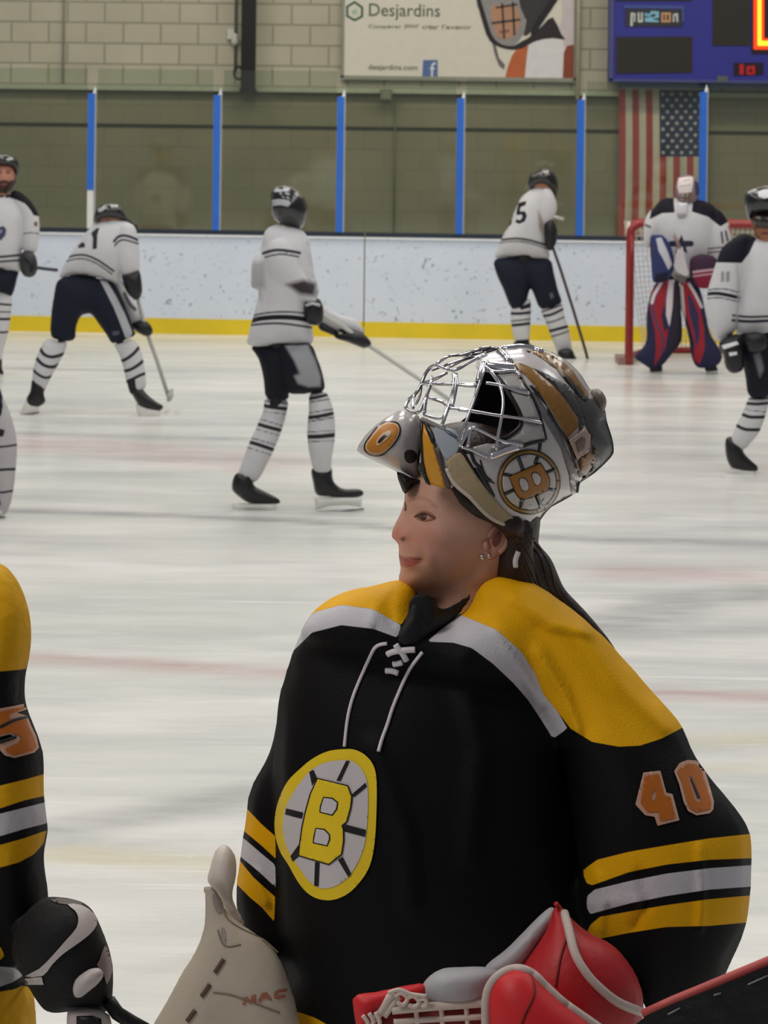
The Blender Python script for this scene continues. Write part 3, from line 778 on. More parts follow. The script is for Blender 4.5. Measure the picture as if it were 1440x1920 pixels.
put('netting', merge(*mesh_parts), mat('net_white', (215, 205, 200), 0.8), tg, fix=False)
# ------------------------------------------------------------------ the goaltender in front
YG = 3.25
gt = thing('person', (0.12, YG, 0), 'smiling goaltender in profile, mask pushed up, black and gold jersey numbered 40', 'person')
skin_base = (198, 152, 132)
# --- head: outline in profile, rounded to head width
face = [(759, 918), (758, 930), (757, 942), (753, 955), (749, 966), (742, 978), (737, 990), (733, 1000), (732, 1006), (735, 1012), (741, 1014), (746, 1016),
        (748, 1024), (746, 1034), (747, 1040), (747, 1046), (749, 1051), (748, 1058), (752, 1064), (750, 1071), (747, 1080), (747, 1090), (752, 1101), (762, 1109), (775, 1114), (795, 1117),
        (812, 1118), (835, 1116), (870, 1104), (905, 1090), (935, 1072), (955, 1045), (975, 1010), (992, 965), (998, 920), (990, 870), (965, 830), (925, 805), (880, 797), (850, 815), (818, 845), (790, 880), (768, 905)]
hd = inflate(face, YG, th=0.074, step=7.0, smooth=3)
neck = plimb([(880, 1040, 0.0, 0.044), (878, 1100, 0.0, 0.040), (884, 1170, 0.005, 0.044), (880, 1260, 0.01, 0.06)], YG)
jaw = plimb([(905, 1010, 0, 0.062), (890, 1050, 0, 0.052), (850, 1080, 0, 0.040), (800, 1088, 0, 0.026)], YG)
tor = plimb([(870, 1300, 0.02, 0.10), (820, 1500, 0.02, 0.13), (790, 1750, 0.02, 0.13), (800, 2050, 0.02, 0.14), (800, 2300, 0.02, 0.15)], YG)
armsL = plimb([(1080, 1300, 0.0, 0.045), (1230, 1600, -0.04, 0.034), (1240, 1760, -0.05, 0.026), (1170, 1860, -0.15, 0.022), (1080, 1920, -0.25, 0.022)], YG)
armsR = plimb([(700, 1290, 0.08, 0.05), (560, 1500, 0.09, 0.035), (510, 1640, 0.09, 0.020), (500, 1770, 0.06, 0.018), (460, 1880, -0.05, 0.020)], YG)
legs = [plimb([(x, 2250, 0.02, 0.085), (x + d * .6, 2800, 0.0, 0.062), (x + d, 3500, 0.04, 0.045)], YG) for x, d in ((700, -60), (910, 60))]
bodyV, bodyF = remesh(merge(hd, neck, jaw, tor, armsL, armsR, *legs), 0.0042, 2)
q = topx(bodyV); front = bodyV[:, 1] < YG
def bump_(px, py, rx, ry, d, ang=0.0, both=False):
    ca, sa = math.cos(ang), math.sin(ang); dx, dy = q[:, 0] - px, q[:, 1] - py
    a = (dx * ca + dy * sa) / rx; b = (-dx * sa + dy * ca) / ry
    w = np.exp(-(a * a + b * b)) * d
    bodyV[:, 1] += np.where(front, -w, w)
for s_ in [(782, 966, 20, 13, -0.0075, .25), (797, 966, 12, 8, 0.0045, .25), (785, 943, 24, 7, 0.0035, .3), (770, 985, 9, 22, -0.003, -.5), (826, 1000, 34, 20, 0.006, .5),
           (757, 1004, 8, 8, 0.0042, 0), (771, 1012, 4, 14, -0.0022, -.5), (790, 1050, 7, 9, -0.003, 0), (770, 1046, 18, 5, 0.002, 0), (766, 1060, 13, 5, 0.0022, 0),
           (770, 1073, 14, 6, -0.002, 0), (806, 1046, 8, 22, 0.0035, -.3), (765, 1090, 14, 12, 0.003, 0), (870, 950, 34, 26, -0.003, 0), (880, 1070, 30, 24, -0.002, 0)]:
    bump_(*s_)
# rub some roses into the cheek and lips: these are colours of the skin
lips_up = [(747, 1039), (756, 1044), (770, 1045), (784, 1044), (793, 1047), (784, 1050), (766, 1051), (749, 1051)]
lips_lo = [(749, 1051), (766, 1051), (785, 1050), (793, 1048), (784, 1058), (770, 1063), (757, 1063), (749, 1058)]
body = put('body', (bodyV, bodyF), None, gt, paint=dict(base=skin_base, layers=[
    ([[(-3000, 1215), (5000, 1215), (5000, 6000), (-3000, 6000)]], (16, 15, 17)),
    ([[(735, 975), (760, 990), (815, 1000), (850, 1040), (800, 1035), (765, 1020), (738, 1015)]], (204, 142, 126), 26),
    ([[(733, 992), (748, 990), (754, 1008), (746, 1017), (733, 1010)]], (204, 132, 114), 7),
    ([catmull(lips_up, 3)], (160, 82, 76)), ([catmull(lips_lo, 3)], (172, 92, 84)),
    ([{'line': [(749, 1051), (768, 1051), (793, 1047)], 'w': 2.2}], (104, 46, 42)),
    ([[(749, 1009), (757, 1006), (764, 1011), (754, 1016)]], (96, 50, 42)),
    ([{'line': [(768, 938), (784, 933), (802, 938), (818, 950)], 'w': 5}], (164, 116, 94), 4),
    ], soft=2.2, rough=0.5, bump=0.0004, bscale=350, var=0.04, spec=0.35))
tb_ = bvh(body)
eye = put('eyeball', inflate([(784, 969), (793, 965), (803, 965), (810, 970), (800, 973), (790, 973)], hit(tb_, 797, 967, 0)[1] + 0.0015, th=0.004, step=2.5), mat('eye_white', (118, 92, 80), 0.3), gt)
te_ = bvh(body, eye)
put('iris', decal([(785, 965), (791, 963), (794, 968), (791, 973), (786, 971)], te_, 0.0006, 2, 3), mat('iris', (62, 48, 40), 0.2), eye)
put('eyelid', merge(cord([(778, 969), (786, 962), (797, 959), (808, 964), (815, 971)], te_, 0.0016, 0.0004), cord([(783, 972), (795, 976), (808, 974), (816, 971)], te_, 0.0014, 0.0002)), mat('lid_skin', (150, 104, 86), 0.5), gt)
put('eyelash', cord([(779, 968), (790, 963), (802, 964), (812, 970)], te_, 0.0009, 0.0018), mat('lash', (92, 60, 48), 0.7), gt)
put('eyelid', cord([(760, 943), (762, 950), (760, 957)], te_, 0.0016, 0.001), mat('lid_far', (120, 78, 62), 0.5), gt)
# ear
ear_o = [(918, 1000), (924, 988), (934, 981), (946, 982), (954, 992), (956, 1008), (952, 1024), (944, 1036), (932, 1044), (922, 1050), (914, 1047), (910, 1036), (914, 1018)]
ye = hit(tb_, 930, 1015, 0)[1]
ear = put('ear', inflate(ear_o, ye + 0.002, th=0.010, step=3), mat('ear_skin', (192, 138, 118), 0.5, var=0.05), gt)
tE = bvh(ear, body)
put('ear_rim', cord([(917, 1006), (924, 991), (935, 984), (946, 986), (951, 998), (951, 1012), (946, 1026), (936, 1036)], tE, 0.0032, 0.0005), mat('ear_skin', (192, 138, 118), 0.5), ear)
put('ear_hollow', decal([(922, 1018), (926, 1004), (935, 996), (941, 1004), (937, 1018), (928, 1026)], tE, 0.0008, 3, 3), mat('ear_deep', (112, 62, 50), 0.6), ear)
put('ear_lobe', inflate([(906, 1018), (914, 1014), (919, 1024), (914, 1034), (907, 1030)], ye - 0.006, th=0.004, step=3), mat('ear_skin', (192, 138, 118), 0.5), ear)
silver = mat('silver', (230, 228, 226), 0.15, 1.0, var=0.01)
for x, y, r_ in ((904, 1045, 0.0028), (917, 1043, 0.0020)):
    p = hit(tE, x, y, 0.002); put('earring', limb([(p[0] - .0002, p[1], p[2] + .001, r_), (p[0], p[1], p[2] - .001, r_)]), silver, ear)
# hair: dark swept back, into a ponytail over the shoulder
hair_m = mat('hair_brown', (46, 30, 24), 0.45, bump=0.0012, bscale=220, var=0.25, vscale=70)
hair_top = inflate([(838, 906), (862, 926), (880, 945), (893, 962), (905, 980), (925, 976), (950, 978), (962, 1000), (960, 1030), (945, 1052), (930, 1064), (935, 1085), (965, 1092), (990, 1080), (1005, 1040), (1012, 1000), (1015, 940), (1000, 870), (960, 815), (880, 790), (820, 800), (790, 830), (780, 870), (800, 895)], YG, th=0.082, step=8)
pony = merge(inflate([(955, 985), (985, 995), (1010, 1020), (1034, 1048), (1048, 1080), (1060, 1105), (1086, 1132), (1116, 1165), (1140, 1195), (1164, 1230), (1120, 1210), (1080, 1170), (1040, 1135), (1010, 1120), (985, 1110), (960, 1090), (945, 1060), (955, 1030)], YG + 0.012, th=0.05, step=7))
hlimb = merge(plimb([(972, 1000, -0.052, 0.020), (966, 1040, -0.046, 0.022), (968, 1080, -0.034, 0.026), (985, 1095, -0.01, 0.03)], YG), plimb([(855, 912, -0.070, 0.008), (875, 935, -0.076, 0.011), (900, 952, -0.079, 0.013), (930, 966, -0.080, 0.012), (960, 985, -0.072, 0.015)], YG))
hv = remesh(merge(hair_top, pony, hlimb), 0.005, 2); hair = put('hair', hv, hair_m, gt)
th_ = bvh(hair, body)
for k, l_ in enumerate([[(985, 1000), (1015, 1050), (1030, 1100), (1070, 1150)], [(975, 1010), (1000, 1055), (1015, 1100), (1050, 1140)], [(1000, 1010), (1030, 1060), (1045, 1110), (1090, 1160)], [(965, 1020), (985, 1060), (1000, 1100)], [(975, 1020), (990, 1060), (1010, 1100), (1045, 1130)]]):
    put('hair_strand', cord(l_, th_, 0.0012, 0.0002), mat('hair_strand', (66, 44, 34), 0.4), hair)
put('hair_tie', cord([(972, 1034), (969, 1042), (966, 1052), (967, 1063)], th_, 0.0032, 0.002), mat('tie', (222, 220, 224), 0.3), gt, label='pale oval clip behind the ear')

# --- jersey
body_pts = [(760, 1150), (735, 1130), (690, 1118), (640, 1120), (600, 1140), (572, 1165), (552, 1205), (538, 1250), (522, 1310), (516, 1370), (512, 1430), (510, 1500), (512, 1600), (513, 1700),
            (524, 1780), (540, 1820), (542, 1845), (530, 1870), (520, 1900), (512, 1960), (515, 2050), (600, 2110), (800, 2130), (1000, 2110), (1150, 2050), (1200, 1900), (1170, 1750), (1150, 1600), (1150, 1480), (1120, 1400), (1110, 1300), (1060, 1220), (980, 1160), (900, 1140), (850, 1180), (800, 1195)]
armL_pts = [(905, 1090), (950, 1078), (1000, 1090), (1050, 1125), (1100, 1163), (1140, 1200), (1180, 1246), (1230, 1302), (1278, 1358), (1298, 1410), (1330, 1456), (1368, 1500), (1398, 1538), (1411, 1575), (1410, 1640), (1405, 1710), (1393, 1760), (1370, 1815), (1345, 1865), (1310, 1910), (1260, 1930), (1215, 1905), (1190, 1850), (1150, 1790), (1105, 1740), (1085, 1660), (1075, 1560), (1060, 1450), (1030, 1370), (960, 1290), (900, 1220), (880, 1150)]
armR_pts = [(620, 1160), (580, 1190), (545, 1260), (520, 1340), (508, 1400), (488, 1438), (466, 1478), (459, 1520), (452, 1570), (446, 1615), (440, 1660), (442, 1705), (455, 1760), (490, 1830), (560, 1860), (580, 1650), (600, 1500), (640, 1350), (680, 1230)]
shoulder = [(764, 1086), (700, 1100), (650, 1110), (608, 1130), (578, 1156), (565, 1200), (640, 1260), (760, 1300), (900, 1330), (1000, 1330), (1060, 1280), (1070, 1200), (1040, 1125), (990, 1085), (950, 1078), (915, 1092), (880, 1125), (850, 1150), (820, 1160), (790, 1150), (784, 1112)]
J = merge(inflate(body_pts, YG + 0.03, th=0.175, step=22, smooth=3), inflate(armL_pts, YG - 0.045, th=0.115, step=18, smooth=3, tilt=lambda x, y: -0.00012 * max(0, y - 1300)),
          inflate(armR_pts, YG + 0.09, th=0.07, step=14, smooth=3), inflate(shoulder, YG + 0.0, th=0.125, step=16, smooth=3))
J = remesh(J, 0.0062, 4)
J = wrinkle(J, 0.0035, 9.0)
# folds that run down the sleeve and across the chest
qv = topx(J[0]); JV = J[0]
def fold(line, w, d):
    dist = segdist(line, qv, closed=False); JV[:, 1] -= np.exp(-(dist / w) ** 2) * d * (JV[:, 1] < YG + 0.05)
for l_, w_, d_ in [([(1090, 1175), (1160, 1280), (1250, 1360)], 18, 0.008), ([(1010, 1185), (1060, 1270), (1100, 1360)], 22, -0.004), ([(960, 1120), (1030, 1170), (1110, 1180)], 12, 0.008),
                   ([(930, 1180), (975, 1240), (1010, 1320)], 9, 0.006), ([(690, 1105), (705, 1130), (695, 1170)], 8, 0.005), ([(740, 1100), (728, 1140), (735, 1170)], 6, -0.005),
                   ([(1060, 1420), (1080, 1520), (1085, 1640)], 12, -0.016), ([(860, 1240), (900, 1400), (880, 1600)], 22, 0.006), ([(700, 1400), (760, 1560), (770, 1700)], 20, 0.006),
                   ([(1120, 1640), (1130, 1680), (1125, 1740)], 9, 0.006), ([(1310, 1590), (1316, 1650), (1312, 1740)], 7, 0.006), ([(1200, 1640), (1215, 1690), (1190, 1740)], 10, -0.005), ([(480, 1640), (500, 1690)], 8, 0.006),
                   ([(1090, 1700), (1130, 1690), (1200, 1690)], 8, 0.003), ([(1010, 1220), (1060, 1300), (1085, 1370)], 9, 0.007)]:
    fold(l_, w_, d_ * 1.35)
yoke_l = [(540, 1175), (575, 1158), (592, 1147), (640, 1134), (700, 1142), (752, 1172), (766, 1150), (780, 1110), (760, 1060), (600, 1060), (520, 1130)]
yoke_r = [(862, 1152), (930, 1180), (978, 1222), (1003, 1262), (1018, 1300), (1046, 1335), (1070, 1366), (1110, 1391), (1160, 1400), (1200, 1398), (1240, 1385), (1284, 1362), (1330, 1330), (1300, 1150), (1060, 1020), (900, 1040), (880, 1120)]
wh_l = [(520, 1245), (545, 1225), (585, 1186), (640, 1172), (700, 1179), (746, 1196), (752, 1172), (700, 1142), (640, 1134), (592, 1147), (575, 1158), (520, 1160)]
wh_r = [(800, 1203), (862, 1152), (930, 1180), (978, 1222), (1003, 1262), (1018, 1300), (1046, 1335), (1064, 1366), (1037, 1385), (1012, 1345), (990, 1312), (962, 1280), (925, 1245), (885, 1215), (850, 1205)]
s1 = [(1092, 1632), (1120, 1612), (1180, 1597), (1250, 1585), (1330, 1572), (1440, 1560), (1440, 1608), (1330, 1612), (1250, 1621), (1180, 1635), (1110, 1660), (1098, 1655)]
s2 = [(1101, 1680), (1115, 1668), (1180, 1652), (1250, 1638), (1330, 1628), (1440, 1620), (1440, 1660), (1330, 1668), (1250, 1680), (1180, 1694), (1106, 1714), (1100, 1700)]
s3 = [(1108, 1733), (1125, 1719), (1180, 1709), (1250, 1697), (1330, 1686), (1440, 1676), (1440, 1726), (1330, 1736), (1250, 1738), (1180, 1749), (1120, 1761), (1101, 1745)]
t1 = [(440, 1495), (458, 1511), (490, 1545), (516, 1568), (517, 1610), (490, 1585), (455, 1556), (430, 1530)]
t2 = [(430, 1550), (450, 1566), (485, 1596), (516, 1622), (517, 1664), (485, 1634), (446, 1602), (420, 1580)]
t3 = [(425, 1590), (445, 1608), (475, 1645), (516, 1682), (514, 1728), (490, 1700), (470, 1684), (446, 1660), (420, 1640)]
hem = [(500, 1905), (526, 1893), (560, 1898), (590, 1908), (620, 1925), (700, 1950), (1100, 1960), (1100, 2000), (700, 1990), (500, 1960)]
hem2 = [(480, 2045), (700, 2075), (1120, 2060), (1120, 2150), (480, 2150)]
black_j = (12, 11, 13)
jersey = put('jersey', (JV, J[1]), None, gt, paint=dict(base=black_j, layers=[
    ([wh_l, wh_r, s2, t2], (205, 202, 208)), ([yoke_l, yoke_r, s1, s3, t1, t3, hem, hem2], (238, 176, 10))],
    soft=0.7, rough=0.62, bump=0.0008, bscale=420, var=0.05, spec=0.15))
tJ = bvh(jersey)
yel = mat('crest_yellow', (240, 206, 30), 0.55, var=0.03, bump=0.0004, bscale=500); wht = mat('crest_white', (206, 200, 202), 0.6, var=0.03); blk = mat('crest_black', (24, 20, 22), 0.6)
CR = crop(480, 1380, 5.1429)
oval = CR([(880, 125), (975, 140), (1060, 190), (1125, 270), (1158, 380), (1165, 560), (1160, 760), (1150, 960), (1125, 1150), (1080, 1290), (1000, 1410), (900, 1510), (790, 1568), (680, 1585), (570, 1560), (480, 1500), (400, 1400), (310, 1240), (235, 1120), (190, 980), (178, 840), (195, 700), (240, 560), (310, 430), (420, 320), (550, 215), (700, 145)])
inner = CR([(860, 232), (940, 250), (1010, 310), (1060, 400), (1078, 520), (1080, 700), (1070, 860), (1055, 1010), (1020, 1130), (960, 1260), (880, 1370), (780, 1440), (680, 1470), (600, 1460), (520, 1410), (450, 1320), (370, 1200), (300, 1080), (265, 960), (262, 820), (290, 680), (350, 560), (430, 440), (540, 320), (690, 250)])
crest = put('crest', decal(oval, tJ, 0.0025, 5, 3), yel, gt, fix=False, label='gold oval crest with spoked wheel and letter B')
put('crest_field', decal(inner, tJ, 0.0034, 5, 3), wht, crest, fix=False)
for q_ in ([(868, 238), (905, 238), (815, 435), (775, 430)], [(1055, 450), (1068, 490), (945, 590), (915, 570)], [(850, 850), (1060, 905), (1050, 972), (830, 915)], [(835, 1165), (918, 1330), (890, 1362), (790, 1195)],
           [(568, 1215), (612, 1220), (602, 1450), (560, 1445)], [(330, 1160), (420, 1035), (425, 1150), (352, 1212)], [(290, 698), (455, 738), (440, 798), (278, 756)], [(512, 345), (552, 325), (590, 410), (540, 480)]):
    put('crest_spoke', decal(CR(q_), tJ, 0.0044, 4), blk, crest, fix=False)
Bo = [(595, 415), (880, 485), (918, 590), (905, 690), (868, 825), (822, 862), (836, 905), (838, 1010), (818, 1140), (700, 1232), (418, 1150), (425, 1060), (450, 880), (480, 740), (530, 560)]
def grow(pts, d):
    a = np.array(pts, float); c = a.mean(0); out = []
    n = len(a)
    ar = sum(a[i][0] * a[(i + 1) % n][1] - a[(i + 1) % n][0] * a[i][1] for i in range(n))
    for i in range(n):
        e1 = a[i] - a[i - 1]; e2 = a[(i + 1) % n] - a[i]; e1 = e1 / np.linalg.norm(e1); e2 = e2 / np.linalg.norm(e2)
        n1 = np.array((e1[1], -e1[0])); n2 = np.array((e2[1], -e2[0])); m_ = n1 + n2; m_ /= max(np.linalg.norm(m_), 0.3)
        out.append(tuple(a[i] + m_ * d * (1 if ar > 0 else -1)))
    return out
h1 = [(650, 590), (735, 600), (788, 640), (778, 705), (735, 765), (615, 735), (620, 680)]; h2 = [(575, 890), (660, 900), (708, 950), (710, 1000), (685, 1060), (550, 1030), (560, 960)]
put('letter_outline', decal(CR(grow(Bo, 14)), tJ, 0.0050, 4), blk, crest, fix=False)
put('letter_b', decal(CR(Bo), tJ, 0.0058, 4), yel, crest, fix=False)
put('letter_outline', decal(CR(grow(h1, 6)), tJ, 0.0063, 3), blk, crest, fix=False); put('letter_outline', decal(CR(grow(h2, 6)), tJ, 0.0063, 3), blk, crest, fix=False)
put('letter_counter', decal(CR(grow(h1, -8)), tJ, 0.0068, 3), wht, crest, fix=False); put('letter_counter', decal(CR(grow(h2, -8)), tJ, 0.0068, 3), wht, crest, fix=False)
# sleeve number
NR = crop(1160, 1400, 4.8)
n4 = NR([(222, 232), (375, 215), (430, 415), (485, 425), (548, 662), (350, 712), (322, 630), (240, 618), (150, 520), (180, 400)])
n4i = NR([(238, 262), (362, 245), (412, 440), (462, 450), (512, 640), (372, 672), (362, 585), (258, 590), (198, 512), (212, 400)])
n0 = NR([(545, 150), (620, 118), (700, 125), (765, 180), (800, 290), (858, 490), (852, 565), (820, 600), (700, 618), (625, 580), (585, 500), (545, 340), (498, 220)])
n0i = NR([(560, 185), (630, 150), (695, 158), (745, 210), (780, 320), (832, 490), (826, 560), (700, 588), (645, 555), (610, 470), (570, 320), (530, 225)])
num_o = mat('number_orange', (182, 98, 18), 0.6, var=0.06); num_w = mat('number_edge', (200, 156, 134), 0.6)
nb = put('sleeve_number', decal(n4, tJ, 0.002, 5), num_w, gt, fix=False); put('digit_fill', decal(n4i, tJ, 0.003, 5, holes=[NR([(318, 385), (340, 430), (322, 490), (290, 460)])]), num_o, nb, fix=False)
nb = put('sleeve_number', decal(n0, tJ, 0.002, 5), num_w, gt, fix=False); put('digit_fill', decal(n0i, tJ, 0.003, 5, holes=[NR([(625, 265), (665, 275), (745, 480), (720, 500), (690, 480)])]), num_o, nb, fix=False)
put('digit_slot', decal(NR([(640, 275), (660, 285), (735, 465), (712, 470)]), tJ, 0.004, 4), blk, nb, fix=False)
# neck laces
LR = crop(640, 1180, 6.545); lace = mat('lace_white', (226, 218, 222), 0.6)
for l_ in ([(560, 175), (480, 185), (410, 225), (350, 340), (260, 540), (160, 780), (100, 980), (65, 1180), (38, 1440)], [(995, 280), (900, 400), (820, 520), (720, 740), (630, 960), (560, 1180), (500, 1340), (455, 1500)]):
    put('neck_lace', cord(LR(l_), tJ, 0.0021, 0.0022), lace, gt)
for l_ in ([(665, 185), (700, 240), (760, 310), (800, 390)], [(560, 310), (620, 280), (760, 258), (905, 250)], [(635, 430), (700, 420), (745, 405)], [(540, 510), (620, 510), (700, 540)]):
    put('neck_lace', cord(LR(l_), tJ, 0.0036, 0.003, flat=0.6), lace, gt)
# collar and neck guard
guard_tilt = lambda x, y: 0.00045 * (x - 790)
cl = remesh(merge(inflate([(768, 1122), (778, 1113), (800, 1112), (814, 1120), (822, 1142), (845, 1135), (870, 1118), (893, 1104), (885, 1125), (862, 1152), (835, 1180), (810, 1202), (790, 1222), (750, 1214), (742, 1195), (757, 1168), (764, 1145)], YG - 0.085, th=0.022, step=6, smooth=2, tilt=lambda x, y: 0.00045 * (x - 790)),
                  plimb([(866, 1196, 0.0, 0.052), (850, 1240, -0.01, 0.075)], YG)), 0.005, 2)
put('neck_guard', cl, mat('guard_black', (18, 17, 19), 0.6, bump=0.0006, bscale=300), gt)
tc_ = bvh([o for o in bpy.data.objects if o.name == 'neck_guard'][0], jersey)
put('collar_knot', inflate([(770, 1125), (782, 1115), (800, 1118), (812, 1135), (815, 1160), (800, 1176), (782, 1178), (768, 1165), (766, 1140)], hit(tc_, 790, 1145, 0)[1] + 0.004, th=0.004), mat('knot', (22, 21, 24), 0.8), gt)

# pants, pads and skates below the frame
pant_m = mat('pants_black', (20, 20, 22), 0.6); padm = mat('leg_pad_white', (206, 200, 190), 0.5)
put('pants', remesh(merge(plimb([(700, 2050, 0.03, 0.15), (680, 2650, 0.0, 0.12)], YG), plimb([(920, 2050, 0.03, 0.15), (950, 2650, 0.0, 0.12)], YG)), 0.02, 2), pant_m, gt)
for x in (640, 980):
    pd = put('leg_pad', remesh(merge(inflate([(x - 120, 2560), (x + 110, 2560), (x + 130, 3000), (x + 120, 3480), (x - 130, 3480), (x - 140, 3000)], YG - 0.08, th=0.07, step=40)), 0.015, 1), padm, gt)
    zf = 0.0; xx = P(x, 3500, YG)[0]
    sk = put('skate', remesh(merge(limb([(xx, YG + 0.09, 0.15, 0.05), (xx, YG + 0.07, 0.09, 0.045), (xx, YG - 0.10, 0.075, 0.038)])), 0.01, 2), pant_m, gt)
    put('blade', box(xx - 0.003, xx + 0.003, YG - 0.15, YG + 0.13, 0.0, 0.045), silver, sk, flatshade=True)

# ------------------------------------------------------------------ blocker on her right hand
YB_ = YG - 0.08
tbk = thing('blocker', P(430, 1990, YB_), 'off-white goalie blocker with brown edge dashes on the raised hand at the goaltender\'s side', 'hockey glove')
b7 = crop(280, 1560, 3.273)
pad_pts = [(375, 1661), (384, 1649), (408, 1658), (420, 1692), (432, 1712), (463, 1737), (490, 1755), (518, 1783), (534, 1812), (544, 1840), (556, 1880), (570, 1960), (560, 2080), (500, 2160), (380, 2180), (280, 2140), (250, 2050), (262, 1980), (286, 1920), (314, 1872), (341, 1820), (362, 1789), (378, 1743), (379, 1700)]
offw = mat('leather_white', (196, 184, 166), 0.5, bump=0.002, bscale=30, var=0.07, vscale=10)
pb = put('pad', remesh(inflate(pad_pts, YB_, th=0.045, flat=0.038, step=13, smooth=3), 0.0055, 3), offw, tbk)
put('thumb_guard', remesh(inflate([(414, 1583), (427, 1584), (442, 1606), (444, 1640), (436, 1680), (450, 1712), (462, 1738), (440, 1730), (420, 1705), (404, 1672), (388, 1652), (395, 1620), (402, 1597)], YB_ + 0.03, th=0.028, step=6, smooth=3), 0.004, 2), mat('leather_pale', (226, 214, 204), 0.5, var=0.05), tbk)
tP = bvh(pb)
brn = mat('binding_brown', (96, 74, 62), 0.6)
for l_ in ([(455, 780), (430, 820), (402, 862)], [(370, 935), (345, 975), (320, 1008)], [(280, 1095), (255, 1130), (232, 1160)]):
    put('edge_stitch', cord(b7(l_), tP, 0.0028, 0.001), brn, tbk)
for l_ in ([(380, 340), (440, 420), (470, 520), (560, 590), (700, 660), (790, 740)], [(390, 985), (500, 1000), (640, 1050), (800, 1110)], [(420, 600), (460, 700), (560, 690)]):
    put('seam', cord(b7(l_), tP, 0.0010, 0.0004), mat('seam_tan', (136, 122, 104), 0.7), tbk)
dirt = mat('scuff_grey', (158, 150, 140), 0.7)
for l_ in ([(390, 380), (440, 400), (455, 480), (420, 500), (395, 450)], [(440, 590), (465, 600), (470, 680), (445, 690)]):
    put('scuff', decal(b7(l_), tP, 0.0006, 4, 3), dirt, tbk, fix=False)
rt = mat('lettering_red', (172, 104, 84), 0.6)
for l_ in ([(570, 1062), (578, 1020), (600, 1010), (618, 1036), (632, 1002), (655, 998), (652, 1050), (636, 1052), (636, 1030), (622, 1052), (606, 1052), (596, 1030), (590, 1062)],
           [(664, 1046), (690, 990), (722, 984), (755, 1030), (736, 1034), (725, 1020), (694, 1026), (684, 1046)], [(765, 1022), (768, 985), (800, 966), (848, 962), (846, 978), (806, 984), (786, 996), (786, 1008), (838, 1000), (836, 1016), (790, 1028)]):
    put('lettering', decal(b7(l_), tP, 0.001, 4), rt, tbk, fix=False)

# ------------------------------------------------------------------ catching glove on her left hand
YC_ = 2.92
tcg = thing('catching_glove', P(980, 2080, YC_), 'red catching glove with white piping and white laced pocket held at the goaltender\'s waist', 'hockey glove')
redm = mat('glove_red', (176, 26, 34), 0.5, bump=0.0012, bscale=60, var=0.08); pip = mat('piping_white', (196, 180, 172), 0.5); wgl = mat('glove_white', (176, 174, 178), 0.5, var=0.05)
cuff = put('cuff', remesh(inflate([(1040, 1690), (1058, 1706), (1084, 1732), (1108, 1750), (1148, 1770), (1180, 1805), (1202, 1848), (1208, 1895), (1190, 1960), (1120, 2020), (1020, 2030), (960, 1960), (950, 1880), (975, 1815), (1000, 1780), (1025, 1740)], YC_ + 0.06, th=0.075, step=11, smooth=3), 0.005, 3), redm, tcg)
pocket = put('pocket', remesh(inflate([(915, 1925), (914, 1870), (925, 1840), (947, 1820), (975, 1813), (1000, 1825), (1022, 1848), (1055, 1878), (1090, 1905), (1120, 1930), (1140, 2000), (1080, 2080), (980, 2090), (920, 2020)], YC_ - 0.045, th=0.05, step=10, smooth=3), 0.005, 3), mat('glove_red_bright', (206, 34, 40), 0.5, var=0.06), tcg)
tC = bvh(cuff); tPk = bvh(pocket)
put('piping', cord([(1058, 1712), (1066, 1740), (1077, 1785), (1096, 1820), (1122, 1850), (1160, 1880), (1205, 1898)], tC, 0.0052, 0.002), pip, cuff)
put('piping', cord([(1042, 1694), (1052, 1706), (1060, 1722)], tC, 0.0028, 0.001), redm, cuff)
put('seam', cord([(1062, 1760), (1050, 1800), (1042, 1850)], tC, 0.0016, 0.0004), mat('seam_red', (120, 16, 22), 0.6), cuff)
put('piping', cord([(912, 1925), (913, 1870), (925, 1840), (948, 1822), (975, 1817), (1000, 1828), (1022, 1850), (1055, 1880), (1100, 1912), (1140, 1940)], tPk, 0.0056, 0.001), pip, pocket)
put('seam', cord([(998, 1832), (1002, 1862), (985, 1900), (975, 1930)], tPk, 0.0014, 0.0004), mat('seam_red', (120, 16, 22), 0.6), pocket)
put('cuff_roll', remesh(merge(inflate([(788, 1866), (795, 1838), (828, 1815), (870, 1812), (912, 1812), (940, 1822), (925, 1850), (908, 1885), (850, 1895), (800, 1885)], YC_ + 0.02, th=0.036, step=8, smooth=3),
                             inflate([(905, 1815), (945, 1782), (985, 1742), (1015, 1712), (1040, 1694), (1044, 1730), (1015, 1770), (996, 1800), (975, 1825), (930, 1840)], YC_ + 0.08, th=0.03, step=8, smooth=3)), 0.0045, 3), wgl, tcg)
put('pocket_edge', remesh(inflate([(660, 1868), (700, 1860), (745, 1850), (795, 1842), (800, 1870), (745, 1890), (715, 1895), (708, 1925), (720, 2010), (680, 2010), (668, 1930)], YC_ + 0.01, th=0.02, step=7, smooth=2), 0.0045, 2), mat('glove_red_bright', (206, 34, 40), 0.5), tcg)
back_m = mat('pocket_inner', (150, 60, 54), 0.6)
put('pocket_web', inflate([(715, 1898), (760, 1888), (850, 1880), (912, 1876), (930, 1940), (920, 2040), (760, 2050), (700, 1960)], YC_ + 0.02, th=0.018, step=9, smooth=2), back_m, tcg)
webo = [o for o in bpy.data.objects if o.name == 'pocket_web'][0]; tW = bvh(webo)
lacep = mat('web_lace', (214, 200, 188), 0.6)
